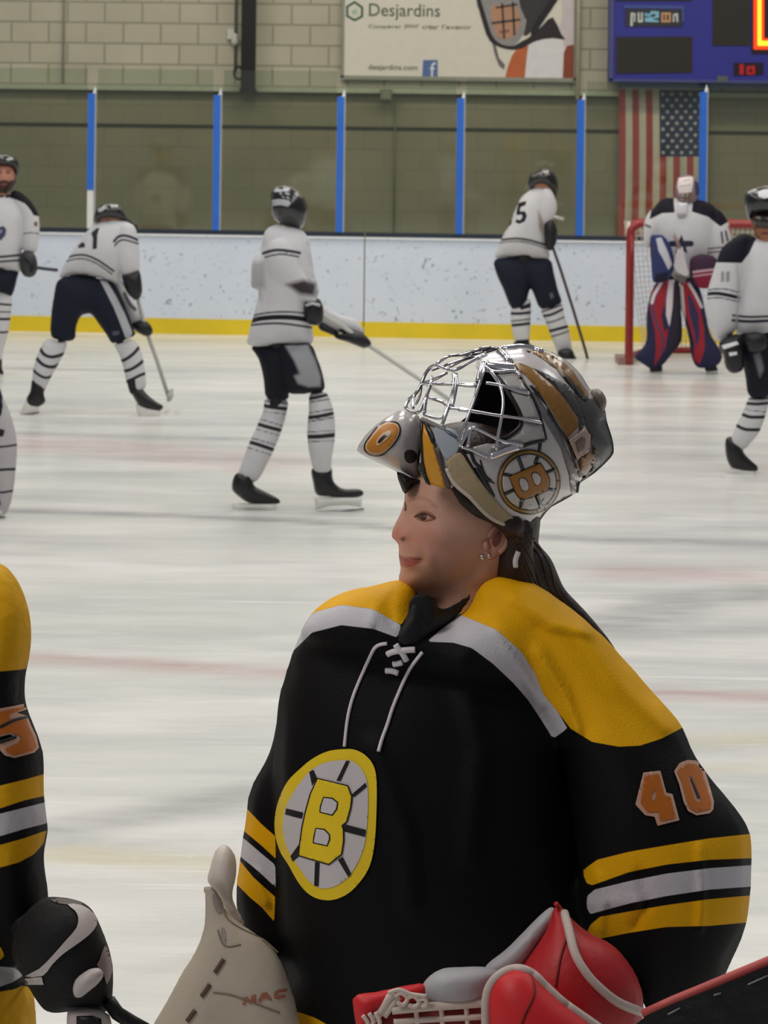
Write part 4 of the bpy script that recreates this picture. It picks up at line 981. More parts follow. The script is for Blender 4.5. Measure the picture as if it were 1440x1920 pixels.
for l_, r_ in (([(735, 1894), (800, 1888), (860, 1884), (910, 1880)], 0.0050), ([(738, 1916), (800, 1912), (912, 1906)], 0.0034), ([(779, 1886), (782, 1915), (784, 1940)], 0.0028), ([(826, 1884), (829, 1912), (830, 1940)], 0.0028), ([(873, 1880), (876, 1910), (878, 1940)], 0.0028),
               ([(720, 1905), (738, 1880), (748, 1868)], 0.0040), ([(700, 1912), (716, 1894), (726, 1876), (738, 1862)], 0.0046)):
    put('web_lace', sweep([P(x, y, YC_ - 0.004) for x, y in catmull(l_, 4, False)], r_, 8), lacep, tcg)
for l_ in ([(740, 1868), (752, 1862), (764, 1872), (756, 1884), (745, 1880)], [(762, 1872), (776, 1868), (786, 1880), (776, 1888), (766, 1884)], [(728, 1862), (748, 1856), (770, 1864), (800, 1868)], [(782, 1876), (796, 1874), (800, 1884), (790, 1888)], [(692, 1900), (700, 1915), (696, 1930)], [(704, 1898), (712, 1916), (708, 1930)], [(680, 1904), (690, 1918), (686, 1934)]):
    put('web_lace', sweep([P(x, y, YC_ - 0.012) for x, y in catmull(l_, 4, False)], 0.0024, 8), lacep, tcg)

# ------------------------------------------------------------------ black stick across the lower right corner
tsk = thing('hockey_stick', P(1330, 1990, 2.72), 'black scuffed hockey stick with a red top edge slanting up in the lower right corner', 'hockey stick')
sh = slab([(1155, 1950), (1215, 1902), (1262, 1882), (1340, 1852), (1440, 1812), (1560, 1764), (1640, 1860), (1440, 1950), (1330, 2010), (1200, 2060)], 2.72, 0.03)
o = put('paddle', sh, mat('stick_black', (26, 26, 28), 0.35, bump=0.003, bscale=45, var=0.3, vscale=30), tsk, flatshade=True)
put('red_edge', merge(sweep([P(1205, 1904, 2.735), P(1262, 1878, 2.735), P(1340, 1846, 2.735), P(1440, 1804, 2.735), P(1560, 1756, 2.735)], 0.006, 8)), mat('stick_red', (190, 84, 80), 0.5), tsk)
for l_ in ([(1252, 1902), (1275, 1890)], [(1338, 1866), (1352, 1862)], [(1402, 1846), (1440, 1829)]):
    put('scratch', sweep([P(x, y, 2.7195) for x, y in l_], 0.0008, 5), mat('scratch_grey', (150, 148, 146), 0.5), tsk)
put('shaft', sweep([P(1600, 1812, 2.735), P(2100, 1600, 2.8), P(2700, 1380, 2.9)], 0.016, 8), mat('stick_black', (26, 26, 28), 0.35), tsk)
# ------------------------------------------------------------------ goalie mask pushed up on her head
YM = YG + 0.005
tm = thing('goalie_mask', P(930, 1000, YM), 'white, gold and black goalie mask with chrome cage, tipped back on the goaltender\'s head', 'goalie mask')
outline = [(667, 843), (680, 820), (687, 813), (718, 786), (748, 768), (762, 756), (775, 738), (788, 720), (797, 698), (811, 683), (839, 669), (884, 659), (927, 651), (960, 648), (993, 648), (1038, 660), (1071, 682), (1091, 704), (1106, 728),
           (1126, 745), (1134, 765), (1138, 790), (1147, 818), (1151, 842), (1146, 857), (1115, 887), (1089, 904), (1082, 922), (1073, 929), (1033, 951), (1015, 973), (992, 1000), (960, 1050), (900, 1075), (820, 1060), (765, 980), (741, 884), (685, 857)]
mo = catmull(outline, 2)
mv_, mf_, mbd, mbe = triangulate(mo, [], 16)
mh = np.sqrt(poisson(mv_ * (YM / F), mf_, mbd)); mh *= 0.128 / mh.max()
mtree = BVHTree.FromPolygons([(float(x), float(y), 0.0) for x, y in mv_], [tuple(map(int, t)) for t in mf_])
from mathutils.interpolate import poly_3d_calc
def mask_h(px, py):
    loc, n, i, d = mtree.find_nearest(Vector((px, py, 0)))
    t = mf_[i]; w = poly_3d_calc([Vector((float(mv_[k][0]), float(mv_[k][1]), 0)) for k in t], loc)
    return max(0.0, sum(a * float(mh[k]) for a, k in zip(w, t)))
def mp(px, py, side=-1, lift=0.0):
    """a point on the near (-1) or far (+1) side of the mask"""
    return P(px, py, YM + side * (mask_h(px, py) + lift))
def sheet(pts, side=-1, thick=0.004, step=7, smooth=2, holes=(), lift=0.0):
    if smooth: pts = catmull(pts, smooth)
    v, f, bd, be = triangulate(pts, list(holes), step)
    a = np.array([mp(x, y, side, lift) for x, y in v]); b = np.array([mp(x, y, side, lift - thick) for x, y in v])
    n = len(v); FF = [tuple(map(int, t)) for t in f] + [tuple(int(i) + n for i in t[::-1]) for t in f]
    for k in be:
        i, j = tuple(k); FF.append((i, j, j + n, i + n))
    return np.vstack([a, b]), FF
def art(name, pts, m_, lift=0.0008, parent=None, smooth=0, step=6, thick=0.0006, holes=(), label=None):
    return put(name, sheet(pts, -1, thick, step, smooth, holes, lift), m_, parent, fix=True, label=label)
def wire(line, r=0.0021, side=-1, lift=0.004, smooth=5):
    L_ = resample(catmull(line, smooth, False), 5, closed=False)
    C = np.array([mp(x, y, side, lift) for x, y in L_])
    for _ in range(3):
        if len(C) > 3: C[1:-1] = (C[:-2] + 2 * C[1:-1] + C[2:]) / 4
    return sweep(C, r, 8)
mwhite = mat('mask_white', (196, 191, 191), 0.25, spec=0.6, coat=0.5, var=0.04, vscale=25)
mgold = mat('mask_gold', (140, 96, 32), 0.3, spec=0.5, coat=0.3, var=0.16, vscale=160)
mblack = mat('mask_black', (22, 18, 18), 0.3, spec=0.5, coat=0.3)
mdark = mat('mask_dark', (66, 64, 66), 0.4, coat=0.2, var=0.3, vscale=260)
mpanel = mat('mask_panel', (176, 174, 172), 0.3, coat=0.4, var=0.08, vscale=90)
pad_b = mat('mask_padding', (14, 12, 14), 0.9)
chrome = mat('cage_chrome', (226, 222, 228), 0.12, 1.0, var=0.02)
shell_pts = [(862, 850), (880, 852), (905, 842), (925, 832), (945, 826), (967, 810), (978, 794), (974, 770), (954, 737), (940, 715), (925, 700), (905, 697), (893, 690), (897, 672), (920, 660), (960, 650), (993, 649), (1038, 661), (1071, 683), (1091, 705), (1106, 729),
             (1126, 745), (1134, 765), (1138, 790), (1147, 818), (1151, 842), (1146, 857), (1115, 887), (1089, 904), (1082, 922), (1073, 929), (1033, 951), (1015, 973), (992, 1000), (965, 985), (940, 968), (905, 945), (880, 925), (858, 900), (845, 872)]
put('shell', sheet(shell_pts, -1, 0.006, 8), mwhite, tm)
far_pts = [(858, 838), (850, 806), (872, 786), (884, 760), (892, 725), (899, 700), (896, 680), (902, 664), (925, 655), (960, 650), (993, 649), (1038, 661), (1071, 683), (1091, 705), (1106, 729), (1126, 745), (1134, 765), (1138, 790), (1147, 818), (1151, 842), (1146, 857), (1115, 887),
           (1089, 904), (1073, 929), (1033, 951), (1015, 973), (992, 1000), (960, 985), (920, 950), (880, 900)]
fs = put('far_shell', sheet(far_pts, 1, 0.006, 12), mwhite, tm)
put('padding', sheet([(845, 842), (838, 812), (856, 796), (876, 780), (888, 757), (895, 728), (903, 700), (915, 690), (960, 690), (1010, 740), (1020, 800), (985, 850), (930, 880), (875, 875)], 1, 0.02, 12, lift=-0.03), pad_b, tm)
put('padding', sheet([(940, 715), (960, 700), (1010, 740), (1030, 800), (1020, 850), (985, 900), (940, 920), (900, 900), (880, 860), (905, 848), (945, 832), (972, 814), (984, 796), (976, 762)], -1, 0.012, 10, lift=-0.012), pad_b, tm)
# chin guard
chin_pts = [(667, 843), (680, 822), (687, 813), (702, 798), (718, 786), (734, 776), (748, 769), (765, 770), (783, 775), (791, 790), (794, 800), (790, 830), (789, 850), (786, 872), (795, 904), (783, 902), (766, 896), (753, 890), (741, 884), (722, 874), (685, 857)]
ch = inflate(chin_pts, YM - 0.01, th=0.045, step=8, smooth=2)
# the guard opens towards the rear: only its depth is the mask's own near side
chin = put('chin_guard', remesh(merge(ch), 0.0035, 2), mwhite, tm)
tch = bvh(chin)
def chin_art(name, pts, m_, lift=0.001, smooth=3, holes=(), parent=None, step=4):
    d = decal(pts, tch, lift, step, smooth, holes)
    return put(name, d, m_, parent or chin, fix=False)
K4 = crop(640, 640, 5.538)
chin_art('number_rim', K4([(240, 1140), (235, 1070), (290, 980), (370, 880), (440, 835), (520, 825), (590, 845), (618, 900), (612, 970), (570, 1050), (510, 1120), (440, 1180), (370, 1200), (290, 1185)]), mblack, 0.001)
chin_art('number_band', K4([(256, 1130), (252, 1070), (305, 990), (380, 895), (445, 850), (515, 840), (580, 860), (602, 905), (595, 965), (555, 1040), (500, 1105), (435, 1160), (370, 1180), (300, 1165)]), mat('mask_cream', (214, 176, 140), 0.4), 0.0018)
orng = mat('mask_orange', (190, 124, 40), 0.4, var=0.08)
chin_art('number_field', K4([(272, 1120), (268, 1072), (318, 1000), (390, 910), (448, 868), (515, 856), (570, 874), (588, 910), (580, 958), (540, 1030), (490, 1090), (430, 1143), (372, 1160), (310, 1150)]), orng, 0.0026)
chin_art('number_zero', K4([(360, 1070), (370, 1020), (430, 950), (490, 925), (515, 935), (510, 970), (480, 1010), (430, 1050), (385, 1080)]), mat('mask_cream', (214, 176, 140), 0.4), 0.0034)
chin_art('number_slot', K4([(375, 1058), (395, 1015), (450, 965), (490, 950), (490, 975), (445, 1005), (410, 1045)]), mblack, 0.0042, 2)
chin_art('vent', K4([(655, 1200), (660, 1155), (700, 1130), (750, 1135), (785, 1170), (785, 1215), (755, 1255), (710, 1268), (670, 1245)]), mat('vent_dark', (44, 44, 46), 0.5), 0.0012)
put('chin_sling', inflate([(744, 884), (770, 895), (797, 902), (812, 908), (820, 915), (775, 908), (772, 914), (760, 926), (752, 914)], YM - 0.035, th=0.022, step=6, smooth=2), mat('strap_black', (18, 14, 14), 0.6), tm)
# panel between chin guard and side shell
put('cheek_panel', sheet([(791, 790), (800, 784), (822, 800), (842, 815), (862, 830), (866, 850), (858, 862), (842, 868), (838, 880), (858, 905), (846, 916), (832, 914), (806, 908), (795, 904), (786, 872), (790, 830)], -1, 0.006, 5, 1, lift=-0.004), mwhite, tm)
art('gold_wedge', K4([(838, 830), (870, 880), (960, 1085), (1020, 1280), (1085, 1525), (925, 1490), (880, 1380), (858, 1260), (838, 1000)]), mat('mask_gold_bright', (210, 146, 32), 0.35, coat=0.3, var=0.06), 0.0, tm, 1)
art('black_edge', K4([(815, 800), (850, 830), (838, 1000), (855, 1260), (885, 1390), (930, 1500), (880, 1480), (800, 1330), (800, 1270), (825, 1260), (815, 1000)]), mblack, 0.0008, tm)
art('black_edge', K4([(850, 815), (900, 860), (975, 1020), (965, 1080), (935, 1060), (890, 940)]), mblack, 0.0012, tm)
art('rim_strip', K4([(955, 1105), (1020, 1110), (1040, 1200), (1060, 1330), (1130, 1460), (1140, 1540), (1090, 1530), (1030, 1330), (985, 1200)]), mat('rim_grey', (84, 74, 74), 0.5), 0.0008, tm)
art('blue_grey_panel', K4([(960, 900), (1060, 880), (1200, 930), (1230, 1040), (1210, 1160), (1100, 1230), (1050, 1180), (1020, 1090), (985, 1060)]), mat('panel_blue', (158, 166, 176), 0.3, coat=0.4), 0.0006, tm, 2)
art('panel_streak', K4([(1040, 900), (1080, 905), (1210, 990), (1190, 1010), (1120, 975)]), mat('panel_slate', (66, 86, 112), 0.3), 0.001, tm)  # dark slate streak across the blue-grey panel
# tan inner lining that shows along the lower edge
lin = [(838, 868), (845, 858), (863, 848), (876, 866), (892, 890), (908, 912), (930, 938), (952, 962), (980, 985), (988, 997), (975, 996), (950, 983), (925, 972), (905, 955), (882, 930), (862, 915), (848, 898)]
put('inner_lining', sheet(lin, -1, 0.014, 5, 2, lift=0.004), mat('lining_tan', (168, 150, 118), 0.8, bump=0.0012, bscale=120, var=0.08, vscale=40), tm)
put('lining_edge', wire([(838, 878), (848, 900), (862, 916), (882, 932), (905, 957), (926, 974), (952, 985), (985, 998)], 0.0028, lift=0.003), mat('lining_light', (206, 194, 178), 0.6), tm)
# side art
K5 = crop(860, 640, 4.5)
art('gold_stripe', K5([(455, 178), (520, 180), (620, 222), (700, 290), (800, 370), (860, 440), (930, 540), (1000, 650), (1015, 720), (920, 815), (850, 700), (760, 540), (640, 370), (560, 285), (500, 245)]), mgold, 0.001, tm)
art('black_band', K5([(620, 222), (700, 250), (830, 320), (930, 380), (1000, 500), (1075, 700), (1020, 760), (1010, 650), (930, 530), (860, 440), (800, 370), (700, 290)]), mdark, 0.0012, tm)
art('black_line', K5([(590, 370), (640, 370), (700, 460), (760, 560), (850, 720), (930, 830), (1000, 1000), (1030, 1100), (990, 1080), (920, 880), (840, 740), (750, 590), (745, 550), (680, 480)]), mblack, 0.0016, tm)
art('gold_stripe', K5([(560, 75), (650, 70), (760, 100), (880, 170), (960, 240), (1010, 320), (1100, 440), (1090, 470), (1030, 430), (940, 330), (880, 260), (800, 200), (700, 135)]), mgold, 0.001, tm)
art('black_line', K5([(800, 190), (880, 240), (950, 330), (1040, 440), (1100, 480), (1080, 520), (1000, 450), (900, 330)]), mblack, 0.0015, tm)
art('crown_line', K5([(690, 130), (800, 175), (860, 235), (900, 300), (880, 305), (830, 230), (770, 190)]), mat('crown_cream', (186, 158, 128), 0.4), 0.0019, tm)
art('back_plate', K5([(940, 340), (1010, 450), (1100, 480), (1180, 460), (1235, 540), (1220, 620), (1290, 800), (1308, 920), (1290, 970), (1150, 1100), (1030, 1190), (1000, 1110), (1010, 1000), (1115, 800), (1075, 720), (1010, 560)]), mdark, 0.0008, tm)
art('back_black_line', K5([(1130, 870), (1170, 930), (1200, 1040), (1150, 1110), (1050, 1180), (1040, 1150), (1130, 1060)]), mblack, 0.0014, tm)  # black line along the lower back plate
art('strap', K5([(1030, 990), (1100, 930), (1160, 960), (1150, 1020), (1075, 1135), (1020, 1100)]), mgold, 0.0022, tm)
bk = art('buckle', K5([(930, 835), (1060, 735), (1115, 790), (1105, 930), (1000, 1000), (965, 920)]), mat('buckle_tan', (178, 156, 144), 0.4), 0.008, tm, 1, thick=0.006)
art('buckle_slot', K5([(985, 855), (1050, 800), (1075, 830), (1060, 910), (1010, 940)]), mat('buckle_dark', (120, 100, 92), 0.5), 0.009, bk, 1)
put('rear_knob', inflate(K5([(1095, 420), (1180, 400), (1240, 470), (1245, 540), (1215, 610), (1180, 600), (1110, 500)]), YM - 0.01, th=0.016, step=5, smooth=2), mat('knob', (128, 112, 106), 0.4), tm)
art('grey_side', K5([(590, 420), (640, 430), (750, 590), (860, 780), (960, 1010), (1000, 1120), (1000, 1270), (950, 1290), (930, 1130), (860, 900), (740, 700), (700, 620)]), mat('side_grey', (112, 110, 116), 0.35, coat=0.3, var=0.1, vscale=90), 0.0005, tm)
for q_ in (K5([(320, 270), (490, 262), (575, 415), (410, 385)]), K5([(410, 425), (595, 460), (670, 650), (530, 640)]), K5([(560, 690), (705, 700), (735, 825), (560, 860), (440, 830), (530, 765)])):
    art('side_panel', q_, mpanel, 0.0012, tm, 0)
for l_, rr_ in ((K5([(500, 250), (570, 380), (610, 440), (690, 640), (740, 830)]), 0.0016), (K5([(400, 395), (600, 440)]), 0.0013), (K5([(520, 655), (690, 680)]), 0.0013), (K5([(540, 880), (640, 850), (720, 835)]), 0.0026), (K5([(690, 840), (680, 930)]), 0.0022),
                (K5([(20, 900), (120, 1080), (250, 1270), (330, 1400), (430, 1500)]), 0.0022), (K5([(90, 900), (140, 1040), (180, 1050), (220, 1140), (270, 1180)]), 0.0022), (K5([(180, 1000), (230, 1140), (300, 1200)]), 0.0010), (K5([(150, 1060), (220, 1180), (290, 1310)]), 0.0030),
                (K5([(1000, 1270), (1010, 1190)]), 0.0020)):
    put('paint_line', wire(l_, rr_, lift=0.0005), mblack, tm)
art('fang_detail', K5([(90, 900), (240, 860), (320, 870), (250, 970), (180, 950)]), mpanel, 0.0012, tm)
put('opening_edge', wire([(862, 848), (878, 812), (893, 802), (935, 824), (967, 809), (978, 793), (973, 770), (954, 737), (938, 712), (925, 700)], 0.0026, lift=0.0), mat('edge_black', (30, 24, 24), 0.4), tm)
put('opening_edge', wire([(792, 786), (822, 800), (845, 812), (862, 828)], 0.003, lift=-0.002), mat('edge_grey', (120, 118, 120), 0.4), tm)
# spoked emblem, lying on its side
ec = (992, 904)
def circ(rx, n=40, c=ec, ry=None, a0=0.0): return [(c[0] + rx * math.cos(2 * math.pi * k / n + a0), c[1] + (ry or rx * 1.03) * math.sin(2 * math.pi * k / n + a0)) for k in range(n)]
emb = art('emblem', circ(59.5), mat('emblem_edge', (70, 48, 24), 0.4), 0.0022, tm, label='gold ring emblem with spokes and a sideways letter B')
art('emblem_ring', circ(57), mat('emblem_gold', (150, 116, 52), 0.35, coat=0.3, var=0.06), 0.0028, emb)
art('emblem_ring_line', circ(52.5), mat('emblem_line', (60, 44, 24), 0.4), 0.0032, emb)
art('emblem_field', circ(50), mat('emblem_white', (190, 184, 184), 0.3, coat=0.3), 0.0036, emb)
for q_ in ([(485, 970), (512, 965), (555, 1080), (530, 1090)], [(660, 960), (690, 965), (660, 1035), (632, 1030)], [(730, 1100), (810, 1070), (814, 1092), (742, 1124)], [(745, 1235), (825, 1245), (822, 1268), (750, 1258)],
           [(640, 1300), (668, 1290), (710, 1390), (684, 1402)], [(520, 1330), (555, 1335), (540, 1400), (512, 1402)], [(380, 1280), (460, 1245), (470, 1268), (388, 1300)], [(372, 1108), (450, 1125), (455, 1150), (375, 1130)]):
    art('emblem_spoke', K5(grow(q_, 5)), mblack, 0.0042, emb)
Be = [(432, 1145), (690, 1030), (760, 1150), (765, 1205), (745, 1255), (680, 1290), (655, 1280), (625, 1310), (545, 1330), (510, 1315), (480, 1270)]
art('letter_outline', K5(grow(Be, 10)), mat('emblem_line', (60, 44, 24), 0.4), 0.0048, emb)
art('letter_b', K5(Be), mat('emblem_letter', (160, 106, 34), 0.4, var=0.05), 0.0054, emb)
for q_ in ([(515, 1165), (545, 1155), (575, 1175), (590, 1235), (570, 1260), (540, 1258), (520, 1220)], [(618, 1120), (655, 1108), (690, 1140), (688, 1190), (660, 1215), (635, 1190)]):
    art('letter_outline', K5(grow(q_, 6)), mat('emblem_line', (60, 44, 24), 0.4), 0.0058, emb, 2); art('letter_counter', K5(q_), mat('emblem_white', (190, 184, 184), 0.3), 0.0063, emb, 2)
# cage
cage = thing_cage = None
near = [K4([(840, 440), (980, 442), (1140, 446), (1400, 452)]), K4([(940, 370), (930, 440), (870, 600), (818, 712)]), K4([(1165, 330), (1172, 440), (1150, 560), (1100, 720), (1045, 870)]), K4([(1190, 340), (1196, 440), (1180, 540), (1150, 680)]),
        K4([(665, 690), (690, 610), (760, 560), (825, 460), (865, 350), (915, 275), (985, 240), (1060, 280), (1140, 300), (1210, 290), (1330, 215), (1500, 130)]), K4([(675, 690), (700, 730), (760, 745), (820, 735), (830, 690)]),
        K4([(895, 580), (1000, 612), (1080, 640), (1100, 665), (1085, 740), (1060, 800), (980, 795), (860, 760)]), K4([(880, 590), (866, 680), (862, 755)]), K4([(1120, 690), (1260, 700), (1330, 720), (1440, 745)]),
        K5([(230, 350), (360, 375), (500, 420), (600, 440)]), K5([(0, 575), (120, 590), (300, 622), (500, 648), (700, 688)]), K5([(270, 250), (340, 350), (375, 470), (372, 580), (340, 760), (325, 840), (318, 920)]),
        K5([(215, 240), (170, 380), (130, 500), (70, 660), (20, 800), (10, 880)]), K5([(10, 890), (60, 800), (105, 725), (200, 760), (340, 832), (440, 858), (540, 880)]), K5([(110, 725), (85, 820), (80, 890)]), K5([(20, 890), (120, 920), (240, 980)]),
        K5([(-60, 355), (60, 372), (150, 375)]), K4([(870, 430), (960, 400), (1100, 320)]), K4([(760, 560), (735, 640), (745, 690)]), K5([(210, 200), (300, 260), (480, 245), (520, 300)])]
gl_ = put('cage', merge(*[wire(w, 0.0021) for w in near]), chrome, tm)
far_w = [K4([(985, 235), (1040, 200), (1120, 150), (1280, 142), (1440, 120)]), K4([(1120, 270), (1300, 180), (1440, 160)]), K4([(940, 300), (1100, 240), (1300, 170), (1480, 100)]), K4([(1340, 130), (1400, 92), (1500, 86), (1560, 110)]),
         K5([(0, 120), (100, 90), (250, 60), (330, 60)]), K5([(100, 100), (180, 60), (290, 50), (330, 80)]), K4([(830, 470), (820, 560), (770, 660)])]
put('cage', merge(*[wire(w, 0.0017, side=0.55, lift=0.003) for w in far_w]), chrome, tm)
for m_ in (wire(K5([(240, 200), (340, 215), (470, 225)]), 0.006, lift=0.002), wire(K5([(215, 190), (190, 260), (170, 340)]), 0.0045, lift=0.002), wire(K5([(350, 90), (400, 130), (430, 180)]), 0.005, lift=0.002), wire(K5([(270, 975), (380, 930), (500, 890)]), 0.005, lift=0.003)):
    put('cage_mount', m_, chrome, tm)
put('crown_band', wire(K5([(340, 70), (480, 50), (600, 52), (700, 90)]), 0.004, lift=0.001), chrome, tm)
# ------------------------------------------------------------------ skaters
jw = (204, 203, 206); jk = (24, 24, 28); navy_p = (26, 30, 44)
hel_m = mat('helmet_black', (20, 20, 23), 0.22, spec=0.6, coat=0.4)
glv_m = mat('glove_black', (24, 25, 30), 0.45, bump=0.003, bscale=40, var=0.2)
boot_m = mat('boot_black', (30, 29, 31), 0.35, var=0.25, vscale=40)
hold_m = mat('holder_white', (214, 212, 206), 0.4)
steel = mat('blade_steel', (150, 152, 154), 0.25, 0.9)
sock_c = (202, 201, 203)
stick_m = mat('stick_dark', (44, 40, 42), 0.4)
def garment(name, polys, Y, base, layers, parent, vox=0.0085, th=None, it=3, rough=0.75, wr=0.004, soft=0.5, extra=(), sm=3):
    ms = []
    for q_ in polys:
        pts, dy, t = q_[:3]
        ms.append(inflate(pts, Y + dy, th=t, smooth=sm, tilt=q_[3] if len(q_) > 3 else None))
    m = remesh(merge(*ms, *extra), vox, it)
    if wr: m = wrinkle(m, wr, 8.0, Y)
    return put(name, m, None, parent, paint=dict(base=base, layers=layers, soft=soft, rough=rough, spec=0.2, var=0.05, bump=0.002, bscale=60))
def simple(name, pts, Y, m_, parent, th=None, sm=3, tilt=None): return put(name, inflate(pts, Y, th=th, smooth=sm, tilt=tilt), m_, parent)
def line(pts, w): return {'line': catmull(pts, 4, False), 'w': w * (1.12 if w > 3.4 else 1.35)}
def skate(boot, holder, blade, Y, parent, sm=3):
    s = simple('skate', boot, Y, boot_m, parent, th=0.048, sm=sm)
    if holder: put('blade_holder', inflate(holder, Y - 0.012, th=0.022, smooth=1), hold_m, s)
    if blade:
        a, b = blade; pa, pb_ = P(a[0], a[1], Y), P(b[0], b[1], Y)
        put('blade', sweep([pa, ((pa[0] + pb_[0]) / 2, Y, (pa[2] + pb_[2]) / 2 - 0.002), pb_], 0.006, 8), steel, s)
    return s
def body_of(head, joints, Y, parent, skin_rgb, layers=(), th=0.075, headY=0.0):
    ms = [inflate(head, Y + headY, th=th, smooth=3)] if head else []
    ms += [plimb([(p_[0], p_[1], p_[2], p_[3] * (0.62 if k == 0 else 0.5)) for p_ in j], Y, 12) for k, j in enumerate(joints)]
    m = remesh(merge(*ms), 0.010, 1)
    hy = max(p_[1] for p_ in head)
    base_l = [([[(-3000, hy + 5), (5000, hy + 5), (5000, 6000), (-3000, 6000)]], (26, 26, 30))]
    if not layers:
        hx = sum(p_[0] for p_ in head) / len(head); h0 = min(p_[1] for p_ in head); hh = hy - h0; hw = max(p_[0] for p_ in head) - min(p_[0] for p_ in head)
        base_l += [([line([(hx - .25 * hw, h0 + .5 * hh), (hx - .1 * hw, h0 + .5 * hh)], .04 * hh), line([(hx + .1 * hw, h0 + .5 * hh), (hx + .25 * hw, h0 + .5 * hh)], .04 * hh)], (60, 44, 38)), ([line([(hx - .12 * hw, h0 + .8 * hh), (hx + .12 * hw, h0 + .8 * hh)], .035 * hh)], (140, 80, 72))]
    return put('body', m, None, parent, paint=dict(base=skin_rgb, layers=base_l + list(layers), soft=0.8, rough=0.55, var=0.04))
def stick(name_loc, pts, r_, label, parts_mat=None, blade=None, Y=None, cat='hockey stick'):
    t = thing('hockey_stick', name_loc, label, cat)
    put('shaft', sweep(pts, r_, 6), parts_mat or stick_m, t)
    if blade is not None: put('blade', blade, parts_mat or stick_m, t)
    return t

# ---- E: bent skater at left, seen from behind
c = crop(0, 260, 3.0); Y = 18.8
t = thing('person', ground(170, 780), 'bent-over skater seen from behind at left, white jersey, legs wide apart', 'person', group=None)
body_of(c([(540, 400), (600, 375), (680, 400), (700, 450), (640, 480), (560, 470)]), [[P_ for P_ in ((c([(610, 470)])[0]) + (0, .05), c([(560, 600)])[0] + (0.0, .10), c([(470, 800)])[0] + (0.05, .12))],
    [c([(470, 850)])[0] + (0, .08), c([(350, 1130)])[0] + (0, .055), c([(220, 1450)])[0] + (0, .04)], [c([(500, 850)])[0] + (0, .08), c([(670, 1130)])[0] + (0, .055), c([(790, 1450)])[0] + (0, .04)],
    [c([(700, 560)])[0] + (-.05, .05), c([(720, 740)])[0] + (-.08, .04), c([(755, 850)])[0] + (-.08, .035)], [c([(640, 600)])[0] + (0.1, .05), c([(740, 900)])[0] + (0.12, .04), c([(800, 1060)])[0] + (0.1, .035)]], Y, t, (170, 120, 96))
num = [c([(512, 530), (540, 505), (560, 500), (548, 540), (545, 620), (520, 622), (522, 560)]), c([(440, 600), (462, 580), (478, 590), (478, 612), (440, 616)])]
j = garment('jersey', [(c([(520, 490), (560, 462), (610, 448), (660, 448), (720, 462), (760, 500), (770, 560), (740, 640), (700, 720), (680, 800), (650, 815), (560, 785), (450, 768), (380, 772), (325, 800), (345, 735), (385, 670), (430, 600), (470, 540)]), 0.0, 0.17),
                       (c([(690, 480), (745, 480), (775, 540), (785, 650), (785, 750), (745, 775), (700, 770), (660, 700), (645, 600), (655, 530)]), -0.10, 0.075),
                       (c([(600, 760), (680, 790), (720, 860), (790, 950), (825, 1030), (780, 1060), (735, 1040), (700, 960), (640, 880)]), 0.12, 0.06)],
            Y, jw, [(num, (50, 50, 56)), ([line(c([(380, 668), (430, 655), (490, 658), (560, 690), (640, 745)]), 3.6), line(c([(642, 578), (665, 552), (700, 545), (740, 555), (775, 570)]), 4.5), line(c([(646, 602), (670, 576), (705, 570), (780, 592)]), 2.5),
                 line(c([(372, 690), (430, 676), (490, 680), (560, 712), (630, 762)]), 2.0)], (58, 58, 64)), ([line(c([(700, 870), (730, 930), (760, 960)]), 6)], (90, 88, 96), 1.5)], t)
garment('pants', [(c([(322, 800), (380, 770), (450, 765), (560, 785), (640, 812), (600, 900), (560, 960), (500, 985), (455, 1000), (430, 1060), (420, 1130), (350, 1138), (285, 1115), (283, 1010), (298, 890)]), 0.0, 0.12),
                  (c([(440, 790), (560, 785), (640, 815), (690, 900), (725, 985), (755, 1070), (765, 1105), (700, 1135), (630, 1152), (602, 1110), (560, 1050), (515, 990), (450, 950)]), 0.0, 0.11)],
        Y, navy_p, [([c([(560, 792), (600, 800), (650, 880), (700, 980), (745, 1090), (735, 1122), (708, 1126), (680, 1050), (640, 950), (590, 850)])], (176, 178, 184)), ([c([(630, 1085), (670, 1080), (672, 1100), (635, 1110)])], (80, 86, 100))], t)
st = lambda *ls: [(list(ls), (40, 40, 46))]
garment('sock', [(c([(272, 1120), (330, 1140), (375, 1135), (368, 1195), (330, 1270), (290, 1340), (245, 1420), (200, 1400), (180, 1350), (195, 1260), (232, 1165)]), 0, 0.065)], Y, sock_c,
        st(line(c([(225, 1180), (250, 1215), (300, 1228), (375, 1205)]), 5.5), line(c([(205, 1235), (240, 1270), (290, 1285), (335, 1270)]), 5.5), line(c([(185, 1300), (220, 1330), (260, 1345), (310, 1330)]), 4.5)), t, wr=0.002)
garment('sock', [(c([(640, 1155), (700, 1140), (745, 1125), (790, 1180), (812, 1270), (825, 1390), (780, 1430), (735, 1440), (712, 1380), (690, 1280), (662, 1200)]), 0, 0.062)], Y, sock_c,
        st(line(c([(665, 1250), (700, 1245), (750, 1210), (785, 1170)]), 5.5), line(c([(685, 1310), (730, 1300), (775, 1275), (810, 1245)]), 5.5), line(c([(705, 1370), (750, 1350), (790, 1330), (820, 1320)]), 5.0), c([(715, 1370), (760, 1350), (765, 1400), (800, 1440), (740, 1470)])), t, wr=0.002)
skate(c([(185, 1350), (245, 1370), (248, 1440), (255, 1480), (215, 1510), (150, 1520), (145, 1470), (170, 1420)]), c([(150, 1460), (210, 1500), (225, 1535), (120, 1555), (112, 1545)]), c([(108, 1558), (220, 1540)]), Y, t)
